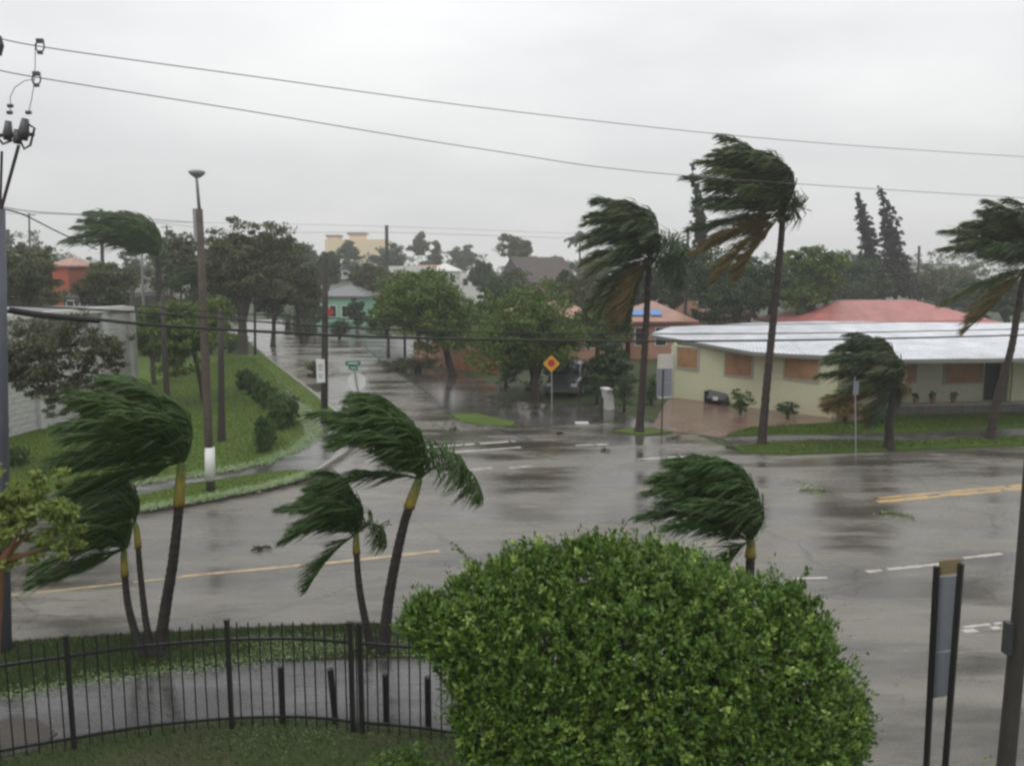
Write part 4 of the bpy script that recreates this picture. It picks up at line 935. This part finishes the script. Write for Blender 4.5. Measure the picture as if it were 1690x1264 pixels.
# double post sign
Y = 9.6; t = thing('roadside_sign', 'tall narrow sign seen from behind on two dark posts', 'sign', (AT(1545,1264,Y).x, Y, 0)); B = t.location
def relq(px, py, Yq): return AT(px, py, Yq)-B
for (x0, x1, yq) in ((1541+5, 1524+5, Y), (1586, 1560, Y-.28)):
    a, b_ = relq(x0, 934 if yq == Y else 930, yq), relq(x1, 1264, yq); d = (b_-a); e_ = a+d*(1.0+ (b_.z+B.z+0.1)/max(.1, -d.z))
    MB().tube([a, e_], .042, 4).build('post', M['black_iron'], t)
pc = lambda px, py, yy: relq(px, py, yy)
def plate(nm, y0, y1, mat, xo=0.0):
    A1 = relq(lerp(1547, 1531, (y0-930)/330)+3, y0, Y); A2 = relq(lerp(1547, 1531, (y1-930)/330)+3, y1, Y)
    B1 = relq(lerp(1584, 1562, (y0-930)/330)+4, y0-3, Y-.28); B2 = relq(lerp(1584, 1562, (y1-930)/330)+4, y1-6, Y-.28)
    off = Vector((0.012, .03, 0)); mb = MB()
    for q in ((A1, B1, B2, A2),): mb.quad(*q); mb.quad(*[p+off for p in reversed(q)])
    f = [A1, B1, B2, A2]
    for i in range(4): mb.quad(f[i], f[i]+off, f[(i+1) % 4]+off, f[(i+1) % 4])
    return mb.build(nm, mat, t)
plate('upper_panel', 925, 950, M['tan_sign']); plate('middle_panel', 953, 1076, M['sign_back']); plate('lower_panel', 1078, 1152, M['sign_back'])

# ------------------------------------------------------------------ road signs
def reg_poly(n, r, a0=0): return [(r*math.cos(a0+2*PI*i/n), r*math.sin(a0+2*PI*i/n)) for i in range(n)]
def plate_up(mb, poly, c, th, ry=0.0):
    """flat plate facing -y; poly in x,z"""
    n = len(poly); i = len(mb.v); co, si = math.cos(ry), math.sin(ry)
    for s_ in (-th/2, th/2):
        for (x, z) in poly: mb.v.append((c[0]+x*co - s_*si, c[1]+x*si+s_*co, c[2]+z))
    mb.f.append(tuple(i+k for k in range(n))); mb.f.append(tuple(i+n+k for k in reversed(range(n))))
    for k in range(n): mb.f.append((i+k, i+n+k, i+n+(k+1) % n, i+(k+1) % n))
    return mb
# leaning stop sign from behind with green street names
B = G(600,700); t = thing('street_sign', 'leaning street sign with green name blades above a stop sign back', 'sign', B)
T = AT(583,600,B.y)-B
MB().tube([(0, 0, -.1), T], .032, 6).build('post', M['galv'], t)
c = T.lerp(Vector((0, 0, 0)), .30); c.y = .06
plate_up(MB(), reg_poly(8, .40, PI/8), c, .01, .1).build('stop_plate', M['sign_white'], t)
for (dz, ry, w) in ((.02, .35, .62), (-.17, -.75, .62)):
    o = plate_up(MB(), [(-w/2, -.09), (w/2, -.09), (w/2, .09), (-w/2, .09)], (T.x, -.05, T.z+dz), .012, ry).build('name_blade', M['sign_green'], t)
    plate_up(MB(), [(-w*.32, -.022), (w*.32, -.022), (w*.32, .022), (-w*.32, .022)], (T.x+.009*math.sin(ry), -.05-.011*math.cos(ry), T.z+dz), .004, ry).build('name_print', M['sign_white'], o)
# warning sign
B = G(911,679); t = thing('warning_sign', 'yellow diamond sign with a red stop symbol before the dark tree', 'sign', B)
c = AT(910,600,B.y)-B
MB().tube([(0, 0, -.1), (c.x, .02, c.z+.3)], .03, 6).build('post', M['galv'], t)
o = plate_up(MB(), reg_poly(4, .39, 0), (c.x, -.04, c.z), .012).build('sign_plate', M['sign_yellow'], t)
plate_up(MB(), reg_poly(8, .17, PI/8), (c.x, -.052, c.z+.03), .006).build('stop_symbol', M['sign_red'], o)
B = G(955,698); t = thing('sign_post', 'thin dark post with a pale base in the flooded corner', 'post', B); T = AT(955,632,B.y)-B
MB().tube([(0, 0, -.1), T], .03, 6).build('post', M['dark_wood'], t); MB().box((.12, -.15, .03), (.55, .3, .06)).build('base_plate', M['sign_white'], t)
# distant stop sign
Yd = 84; t = thing('stop_sign', 'small red stop sign far down the side street', 'sign', (AT(544,520,Yd).x, Yd, 0)); c = AT(544,515,Yd)-t.location
MB().tube([(0, 0, 0), (0, 0, c.z+.3)], .04, 6).build('post', M['galv'], t); plate_up(MB(), reg_poly(8, .42, PI/8), (0, -.06, c.z), .02).build('sign_plate', M['sign_red'], t)
# grey sign right of the first tall palm
B = G(1092,716); t = thing('parking_sign', 'blue grey sign back on a thin post by the driveway', 'sign', B); T = AT(1095,606,B.y)-B
MB().tube([(0, 0, -.1), T*.97], .03, 6).build('post', M['dark_wood'], t)
c1 = AT(1097,620,B.y)-B; c2 = AT(1097,643,B.y)-B
for c in (c1, c2): plate_up(MB(), [(-.31, -.27), (.31, -.27), (.31, .27), (-.31, .27)], (c.x, .06, c.z), .012, .08).build('sign_plate', M['sign_back'], t)
B = G(1413,757); t = thing('parking_sign', 'faint thin post with a small pale sign in front of the stocky palm', 'sign', B); T = AT(1411,622,B.y)-B
MB().tube([(0, 0, -.1), T], .022, 6).build('post', M['galv'], t); c = AT(1412,640,B.y)-B
plate_up(MB(), [(-.15, -.23), (.15, -.23), (.15, .23), (-.15, .23)], (c.x, -.04, c.z), .01, .6).build('sign_plate', M['sign_back'], t)

# ------------------------------------------------------------------ main house
hs = thing('cream_house', 'low cream house with boarded windows and white metal roof', 'house', (14, 38, 0)); HO = hs.location
def wall(name, A, B, z0, z1, th, mat, parent, openings=()):
    """upright wall from plan A to B; the openings are boarded with panels set in"""
    A = Vector((A[0], A[1], 0)); B = Vector((B[0], B[1], 0)); d = B-A; a = math.atan2(d.y, d.x); c = (A+B)/2
    mb = MB(); mb.box((c.x, c.y, (z0+z1)/2), (d.length, th, z1-z0), a)
    return mb.build(name, mat, parent, world=True)
W0 = (8.1, 42.0); W1 = (13.9, 36.2); P0 = (15.2, 38.4); P1 = (22.9, 39.5); R0 = (22.9, 38.6); R1 = (30.0, 39.6); BK = (11, 47)
wall('front_wall', W0, W1, -.2, 2.66, .2, M['cream'], hs); wall('side_wall', W1, P0, -.2, 2.8, .2, M['cream'], hs)
wall('porch_wall', P0, P1, -.2, 2.85, .2, M['cream_shaded'], hs); wall('front_wall', R0, R1, -.2, 2.85, .2, M['cream'], hs); wall('side_wall', P1, R0, -.2, 2.8, .2, M['cream'], hs)
wall('side_wall', W0, (11.5, 50), -.2, 2.75, .2, M['cream'], hs); wall('back_wall', (11.5, 50), (30, 52), -.2, 2.6, .2, M['cream'], hs)
def board(px0, px1, py0, py1, A, B, mat=M['plywood'], frame=True, name='plywood_board', split=True):
    d = Vector((B[0]-A[0], B[1]-A[1], 0)).normalized(); nrm = Vector((d.y, -d.x, 0))
    off = nrm*0.13
    a = ONP(px0, py0, (A[0]+off.x, A[1]+off.y), (B[0]+off.x, B[1]+off.y)); b_ = ONP(px1, py1, (A[0]+off.x, A[1]+off.y), (B[0]+off.x, B[1]+off.y))
    w = (Vector((b_.x, b_.y, 0))-Vector((a.x, a.y, 0))).length; h = abs(a.z-b_.z); c = (a+b_)/2; ang = math.atan2(d.y, d.x)
    z0 = min(a.z, b_.z)
    if frame:
        fr = MB(); t_ = .07
        for (dx, dz, ww, hh) in ((0, h/2+t_/2, w+2*t_, t_), (0, -h/2-t_/2, w+2*t_, t_), (-w/2-t_/2, 0, t_, h), (w/2+t_/2, 0, t_, h)):
            q = Vector((c.x, c.y, c.z+dz))+d*dx; fr.box(q, (ww, .06, hh), ang)
        f = fr.build('window', M['cream_shaded'] if False else M['fascia'], hs, world=True)
    else: f = hs
    k = 2 if split else 1
    for i in range(k):
        q = Vector((c.x, c.y, c.z))+d*((i-(k-1)/2)*w/k)+nrm*0.005
        mb = MB().box(q, (w/k-.012, .03, h-.01), ang); o = mb.build(name, mat, f, world=True)
    return f
board(1119, 1151, 573, 609, W0, W1); board(1198, 1240, 584, 622, W0, W1); board(1296, 1350, 590, 629, W0, W1)
board(1470, 1510, 599, 631, P0, P1); board(1561, 1621, 598, 631, P0, P1)
board(1627, 1647, 596, 660, P0, P1, M['door'], False, 'door', False)
wall('corner_trim', (8.02, 42.35), (8.35, 41.85), -.2, 2.6, .08, M['white_wall'], hs)
# pale gate panel at the left corner
wall('end_panel', (7.2, 41.6), (8.0, 41.9), 0, 2.2, .1, M['white_wall'], hs)
# roof: panels from eave to ridge
Ev = [(7.1, 43.9, 3.02), (10.75, 37.7, 2.72), (15.9, 34.9, 2.70), (24.5, 35.3, 2.72), (32, 36.8, 2.72)]
Rg = [(9.0, 48.0, 3.12), (13.6, 48.5, 3.30), (17.5, 48.5, 3.40), (27, 49.5, 3.22), (36, 51, 3.2)]
Ev = [Vector(p) for p in Ev]; Rg = [Vector(p) for p in Rg]
npan = [9, 8, 11, 9]; pk = 0
for i in range(4):
    for j in range(npan[i]):
        u0, u1 = j/npan[i], (j+1)/npan[i]
        a, b_ = Ev[i].lerp(Ev[i+1], u0), Ev[i].lerp(Ev[i+1], u1); c, d = Rg[i].lerp(Rg[i+1], u1), Rg[i].lerp(Rg[i+1], u0)
        mb = MB(); dz = Vector((0, 0, random.uniform(-.006, .006)))
        K = 4
        for q in range(K):  # trapezoid ribs
            v0, v1 = q/K, (q+1)/K
            e0, e1 = a.lerp(b_, v0), a.lerp(b_, v1); r0, r1 = d.lerp(c, v0), d.lerp(c, v1)
            em, rm = e0.lerp(e1, .22), r0.lerp(r1, .22); en, rn = e0.lerp(e1, .36), r0.lerp(r1, .36)
            up = Vector((0, 0, .035))
            mb.quad(e0+dz, em+dz+up, rm+dz+up, r0+dz); mb.quad(em+dz+up, en+dz, rn+dz, rm+dz+up); mb.quad(en+dz, e1+dz, r1+dz, rn+dz)
        mb.build('roof_panel', M['metal_roof'], hs, world=True)
mb = MB()
for a, b_ in zip(Ev, Ev[1:]):
    d = b_-a; c = (a+b_)/2; nn = Vector((-d.y, d.x, 0)).normalized()*0.06; h = Vector((0, 0, .17)); lo = Vector((0, 0, .01))
    p, q = a-lo+nn, b_-lo+nn; p2, q2 = p-h, q-h; n2 = nn*.6
    mb.quad(p2, q2, q, p); mb.quad(p+n2, q+n2, q2+n2, p2+n2); mb.quad(p2+n2, q2+n2, q2, p2)
mb.build('fascia', M['fascia'], hs, world=True)
mb = MB()   # soffit
for i in range(4):
    dn = Vector((0, 0, -.10)); mb.quad(Rg[i]+dn, Rg[i+1]+dn, Ev[i+1]+dn, Ev[i]+dn)
mb.build('soffit', M['fascia'], hs, world=True)
# far roof slope behind the ridge
mb = MB()
for i in range(4):
    dn = Vector((0.5, 4, -.5)); mb.quad(Rg[i], Rg[i+1], Rg[i+1]+dn, Rg[i]+dn)
mb.build('rear_roof', M['metal_roof'], hs, world=True)
# planter wall + pots
pl = thing('planter_wall', 'low dark planter wall in front of the porch', 'wall', (19, 38.6, 0))
a = Vector((16.4, 37.1, 0)); b_ = Vector((30, 38.6, 0)); d = b_-a; n = 22
for i in range(n):
    c = a.lerp(b_, (i+.5)/n)
    MB().box((c.x, c.y, .16), (d.length/n-.02, .3, .46), math.atan2(d.y, d.x)).build('stone_block', M['stone_grey'], pl, world=True)
MB().box(((a+b_)/2+Vector((0, 0, .42))), (d.length+.1, .38, .07), math.atan2(d.y, d.x)).build('coping', M['kerb'], pl, world=True)
for i, (px, lb_) in enumerate([(1512, 'leftmost potted plant on the porch wall'), (1540, 'second potted plant on the porch wall'), (1574, 'potted plant under the wide boarded window')]):
    p = ONP(px, 650, (a.x, a.y), (b_.x, b_.y)); t = thing('potted_plant', lb_, 'potted plant', (p.x, p.y, .455), 0, 'potted plants on the planter wall')
    MB().tube([(0, 0, 0), (0, 0, .02), (0, 0, .26)], [.08, .09, .14], 10).build('pot', M['terracotta'], t, True)
    crown([(0, 0, .38, .16, .16, .16)], 160, .05, M['tree_d'], t, name='plant', clumps=12)
# overturned bin
B = G(1185,668); t = thing('rubbish_bin', 'dark grey bin lying on its side by the cream wall', 'bin', B, -.7)
mb = MB(); mb.tube([(-.5, 0, .32), (-.42, 0, .33), (.4, 0, .29), (.45, 0, .28)], [.26, .36, .28, .24], 4); mb.build('body', M['bin'], t)
MB().box((-.56, 0, .34), (.07, .6, .6)).build('lid', M['bin'], t); MB().box((.0, -.3, .34), (.26, .03, .16)).build('label_panel', M['sign_white'], t)
for y in (-.25, .25): MB().tube([(.42, y-.03, .08), (.42, y+.03, .08)], .1, 10).build('wheel', M['tyre'], t)
# white gate blocks
B = G(1003,676); t = thing('gate_post', 'leaning white gate pier beside dark bushes', 'post', B, .25)
MB().box((0, 0, .5), (.30, .7, .95), 0, Matrix.Rotation(-.10, 3, 'Y')).build('pier', M['white_wall'], t); MB().box((-.07, 0, .96), (.36, .76, .07)).build('cap', M['white_wall'], t)
B = G(993,690); t = tag(MB().tube([(0, 0, -.1), (0, 0, .9)], .07, 8).build('short_post', M['dark_wood']), 'short dark post in front of the white gate pier', 'post'); t.location = B

# ------------------------------------------------------------------ other houses
def house(name, label, px, Y, wpx, dep, z_eave, z_ridge, wm, rm, rot=0.0, roof='hip', windows=3, over=.5, group=None, wz=(1.0, 2.2)):
    w = wpx*Y/FPX; x = AT(px, 480, Y).x
    h = thing(name, label, 'house', (x, Y+dep/2, 0), rot, group)
    for nm, c, d in (('front_wall', (0, -dep/2, z_eave/2), (w, .2, z_eave)), ('back_wall', (0, dep/2, z_eave/2), (w, .2, z_eave)), ('side_wall', (-w/2+.1, 0, z_eave/2), (.2, dep-.2, z_eave)), ('side_wall', (w/2-.1, 0, z_eave/2), (.2, dep-.2, z_eave))):
        MB().box(c, d).build(nm, M[wm], h)
    a, b_ = w/2+over, dep/2+over; z0, z1 = z_eave-.02, z_ridge; ir = max(.1, a-b_) if roof == 'hip' else a
    mb = MB(); r1, r2 = Vector((-ir, 0, z1)), Vector((ir, 0, z1)); c = [Vector((-a, -b_, z0)), Vector((a, -b_, z0)), Vector((a, b_, z0)), Vector((-a, b_, z0))]
    if roof == 'flat':
        mb.box((0, 0, z_eave+.2), (w+.1, dep+.1, .4)); 
    else:
        mb.quad(c[0], c[1], r2, r1); mb.quad(c[2], c[3], r1, r2)
        for tri in ((c[1], c[2], r2), (c[3], c[0], r1)):
            i = len(mb.v); mb.v += [tuple(q) for q in tri]; mb.f.append((i, i+1, i+2))
        mb.box((0, 0, z0-.08), (2*a, 2*b_, .12))
    mb.build('roof', M[rm], h)
    for i in range(windows):
        xx = (i+.5)/windows*w-w/2; ww = min(1.4, w/windows*.5); zc = (wz[0]+wz[1])/2
        f = MB().box((xx, -dep/2-.115, zc), (ww+.14, .04, wz[1]-wz[0]+.14)).build('window', M['sign_white'], h)
        MB().box((xx, -dep/2-.13, zc), (ww, .04, wz[1]-wz[0])).build('pane', M['glass'], f)
    return h
HF = 'houses beyond the trees'
house('tiled_house', 'house with a broad faded red roof behind the white metal roof', 1488, 58, 325, 8, 2.55, 4.1, 'salmon', 'red_roof', .05, windows=4, over=.7)
house('salmon_house', 'salmon house half hidden behind the two street trees', 915, 58, 230, 9, 2.75, 4.0, 'salmon', 'salmon_roof', .03, windows=6)
h_ = house('pink_house', 'small pink house with blue tarpaulins on its tiled roof', 1092, 60, 100, 8, 2.7, 3.95, 'salmon', 'salmon_roof', .0, windows=3)
for dx, s_ in ((-1.7, .9), (-.3, .5)):
    MB().box((dx+0.1, -2.9, 3.23), (s_+.3, 1.2, .03), 0, Matrix.Rotation(.27, 3, 'X')).build('tarpaulin', M['tarp'], h_)
house('pink_house', 'tiny pink gabled house left of the tallest palm trunk', 1195, 66, 70, 6, 2.7, 4.0, 'salmon', 'salmon_roof', .2, 'gable', 2)
house('mint_house', 'mint green house with a grey roof at the bend of the side street', 568, 94, 84, 8, 3.3, 4.4, 'mint', 'grey_roof', -.15, windows=4, over=.4)
house('grey_roofed_house', 'small house with a pale gable and grey roof above the mint house', 560, 130, 70, 8, 4.6, 5.9, 'white_wall', 'grey_roof', .0, 'gable', 3)
house('white_house', 'bright white two-storey house left of the red roof patch', 670, 165, 60, 9, 6.2, 7.0, 'white_wall', 'white_wall', .0, 'flat', 4, wz=(3.6, 4.9))
house('white_house', 'white house with a rounded pale roof right of the red patch', 732, 165, 46, 9, 5.7, 7.2, 'white_wall', 'white_wall', .0, 'hip', 3, wz=(3.6, 4.9))
house('red_roofed_house', 'small red roof patch between the two white houses', 700, 172, 36, 8, 5.2, 6.8, 'white_wall', 'red_roof', 0, 'gable', 2, wz=(3.4, 4.6))
house('white_house', 'pale low house right of the rounded white roof', 785, 150, 50, 8, 4.9, 5.6, 'white_wall', 'white_wall', .0, 'flat', 3, wz=(3.2, 4.4))
house('brown_roofed_house', 'house with a steep dark brown roof above the trees', 888, 105, 74, 10, 4.6, 7.7, 'salmon', 'brown_roof', .3, 'gable', 3, over=.8)
hy = house('yellow_building', 'large pale yellow building with red roof caps on the horizon', 588, 400, 98, 22, 18.6, 19.4, 'yellow_wall', 'yellow_wall', 0, 'flat', 0, wz=(15.5, 17.5))
for dx, w_, hh in ((-10.5, 7, 2.2), (.5, 9, 3.6)):
    MB().box((dx, -6, 18.9+hh*.3), (w_*.8, 6, hh*.6)).build('roof_tower', M['yellow_wall'], hy); MB().box((dx, -6, 19.1+hh*.7), (w_, 7, 1.0)).build('roof_cap', M['red_roof'], hy)
house('red_tower', 'narrow red building with a pale top at the left', 99, 74, 32, 5, 6.6, 7.3, 'brick_red', 'salmon_roof', 0, 'hip', 0, over=.35)
house('dark_shed', 'low dark building right of the red one', 160, 72, 110, 7, 3.9, 4.5, 'brown_roof', 'grey_roof', 0, 'flat', 5, wz=(2.6, 3.6))
house('far_grey_building', 'faint grey building right of the leaning pines', 1535, 150, 70, 9, 6.6, 7.4, 'fascia', 'grey_roof', 0, 'flat', 3, wz=(4.0, 5.2))
# garden wall
gw = thing('garden_wall', 'salmon and orange garden wall behind the bent street tree', 'wall', G(760, 612)); a, b_ = G(688, 601), G(822, 617)
for i in range(8):
    p, q = a.lerp(b_, i/8), a.lerp(b_, (i+1)/8); c = (p+q)/2; d = q-p; an = math.atan2(d.y, d.x)
    MB().box((c.x, c.y, .7), (d.length-.04, .18, 1.4), an).build('wall_panel', M['salmon'], gw, world=True)
    if i > 3: MB().box((c.x, c.y-.12, .3), (d.length-.05, .05, .85), an).build('lower_panel', M['orange_wall'], gw, world=True)
    MB().box((p.x, p.y, .77), (.28, .28, 1.6), an).build('pilaster', M['salmon'], gw, world=True)
# white block building at left
wb = thing('block_building', 'white block building with pilasters behind the oak at left', 'building', (-17, 34, 0))
A = Vector((-26.5, 24.3, 0)); Bq = Vector((-17.6, 40.4, 0))
A = G(-260, 805); Bq = G(226, 668); d = Bq-A; an = math.atan2(d.y, d.x); Lw = d.length; u = d.normalized(); nr = Vector((u.y, -u.x, 0)); HB = 4.55
c = (A+Bq)/2 - nr*.3
MB().box((c.x, c.y, HB/2-.1), (Lw, .4, HB+.1), an).build('wall', M['block'], wb, world=True)
c2 = (A+Bq)/2 - nr*5; MB().box((c2.x, c2.y, HB+.02), (Lw+.2, 10, .16), an).build('roof', M['grey_roof'], wb, world=True)
mb = MB(); e_ = Bq - nr*5; mb.box((e_.x-u.x*.2, e_.y-u.y*.2, HB/2-.1), (.4, 9.2, HB+.1), an); mb.build('end_wall', M['block'], wb, world=True)
c = (A+Bq)/2 - nr*.02; MB().box((c.x, c.y, HB+.06), (Lw+.1, .3, .22), an).build('parapet', M['white_wall'], wb, world=True)
npl = 7
for i in range(npl+1):
    q = A.lerp(Bq, i/npl); MB().box((q.x-nr.x*.05, q.y-nr.y*.05, HB/2-.1), (.34, .28, HB), an).build('pilaster', M['block'], wb, world=True)
# block courses: the blocks nearest in view, each a piece laid proud of the wall
first = None; cnt = 0; bl, bh = .62, .215
for r_ in range(20):
    s = (r_ % 2)*bl/2 + Lw*.38
    while s < Lw-.7:
        q = A + u*s
        frac = (s % (Lw/npl))
        if frac > .3 and frac < Lw/npl-.3 and cnt < 300 and r_*bh+.15 < HB-.3:
            if first is None: first = o = MB().box((0, 0, 0), (bl-.018, .06, bh-.03)).build('block', M['block'], wb)
            else: o = first.copy(); COL.objects.link(o)
            o.location = (q.x-wb.location.x-nr.x*(.09+random.uniform(0, .015)), q.y-wb.location.y-nr.y*(.09+random.uniform(0, .015)), .15+r_*bh-wb.location.z); o.rotation_euler = (0, 0, an+random.uniform(-.006, .006)); cnt += 1
        s += bl
# ------------------------------------------------------------------ car
B = G(940,648); car = thing('parked_car', 'dark silver car parked under the trees facing the road', 'car', B, -.25)
def loft(mb, secs):
    n = len(secs[0]); i0 = len(mb.v)
    for s_ in secs: mb.v += [tuple(p) for p in s_]
    for k in range(len(secs)-1):
        for j in range(n): a = i0+k*n+j; b2 = i0+k*n+(j+1) % n; mb.f.append((a, b2, b2+n, a+n))
    mb.f.append(tuple(i0+j for j in reversed(range(n)))); mb.f.append(tuple(i0+(len(secs)-1)*n+j for j in range(n)))
def sec(y, w, z0, z1): return [(-w*.96, y, z0), (-w, y, (z0+z1)/2), (-w*.93, y, z1-.05), (-w*.8, y, z1), (w*.8, y, z1), (w*.93, y, z1-.05), (w, y, (z0+z1)/2), (w*.96, y, z0)]
mb = MB(); loft(mb, [sec(-2.2, .80, .35, .72), sec(-2.05, .88, .28, .90), sec(-1.2, .92, .25, 1.02), sec(0, .93, .25, 1.05), sec(1.4, .92, .25, 1.08), sec(2.05, .88, .3, 1.05), sec(2.2, .82, .4, .85)]); mb.build('body', M['car_paint'], car)
mb = MB(); loft(mb, [sec(-1.15, .80, 1.0, 1.06), sec(-.45, .74, 1.0, 1.58), sec(.2, .73, 1.0, 1.66), sec(1.4, .72, 1.0, 1.62), sec(2.0, .76, 1.0, 1.12)]); mb.build('cabin', M['car_paint'], car)
MB().quad((-.68, -1.13, 1.10), (.68, -1.13, 1.10), (.60, -.53, 1.56), (-.60, -.53, 1.56)).build('windscreen', M['glass'], car)
for s_ in (-1, 1):
    MB().box((s_*.775, .4, 1.33), (.03, 1.7, .32)).build('side_window', M['glass'], car)
    MB().box((s_*.62, -2.17, .70), (.30, .08, .15)).build('headlight', M['lamp_glass'], car); MB().box((s_*1.0, -.85, 1.1), (.16, .12, .12)).build('wing_mirror', M['car_paint'], car)
    for y in (-1.4, 1.4):
        w_ = MB().tube([(s_*.74, y, .33), (s_*.95, y, .33)], .33, 16).build('wheel', M['tyre'], car); MB().tube([(s_*.93, y, .33), (s_*.965, y, .33)], .19, 10).build('rim', M['galv'], w_)
MB().box((0, -2.2, .62), (.8, .06, .16)).build('grille', M['bin'], car); MB().box((0, -2.23, .42), (1.5, .08, .16)).build('bumper', M['car_paint'], car)
# ------------------------------------------------------------------ debris
def debris(label, px, py, L_, n, mat='litter_dark'):
    B = G(px, py); B.z = .01; t = thing('fallen_branch', label, 'branch', B, random.uniform(-.5, .5), 'storm debris on the wet road')
    MB().tube([(-L_/2, 0, .02), (0, .05, .05), (L_/2, -.03, .02)], [.025, .02, .008], 6).build('stick', M['bark'], t)
    crown([(-L_*.2, 0, .05, L_*.35, .12, .05), (L_*.2, .05, .05, L_*.25, .1, .04)], n, .035, M[mat], t, name='leaves', clumps=20)
debris('dark fallen branch lying on the road left of centre', 433, 908, .5, 120); debris('clump of green leaves on the road near the yellow line', 1348, 812, .9, 90, 'litter')
debris('small clump of debris beyond the crosswalk lines', 925, 717, .3, 70); debris('debris at the mouth of the side street', 750, 710, .4, 60); debris('scrap of debris on the verge foot left of the tallest palm', 1208, 741, .4, 70)
debris('scrap of debris by the tallest palm foot on its right', 1312, 748, .4, 60); debris('debris lying on the driveway edge', 1112, 724, .7, 90); debris('leafy twig before the island of grass', 1000, 745, .4, 60)
debris('small leafy twig by the thin dark post in the flooded corner', 985, 694, .4, 40)
debris('wide thin scrap near the yellow line end', 1480, 852, .9, 60, 'litter')

# ------------------------------------------------------------------ rain haze
mb = MB().box((0, 300, 10.6), (1200, 760, 23.4)); hz = mb.build('haze', bpy.data.materials.new('haze')); tag(hz, kind='stuff')
hm = hz.data.materials[0]; hm.use_nodes = True; t = hm.node_tree
t.nodes.remove(t.nodes['Principled BSDF']); pv = t.nodes.new('ShaderNodeVolumePrincipled')
pv.inputs['Color'].default_value = (.97, .97, .98, 1); pv.inputs['Density'].default_value = 0.0010; pv.inputs['Anisotropy'].default_value = 0.2
t.links.new(pv.outputs[0], t.nodes['Material Output'].inputs['Volume'])
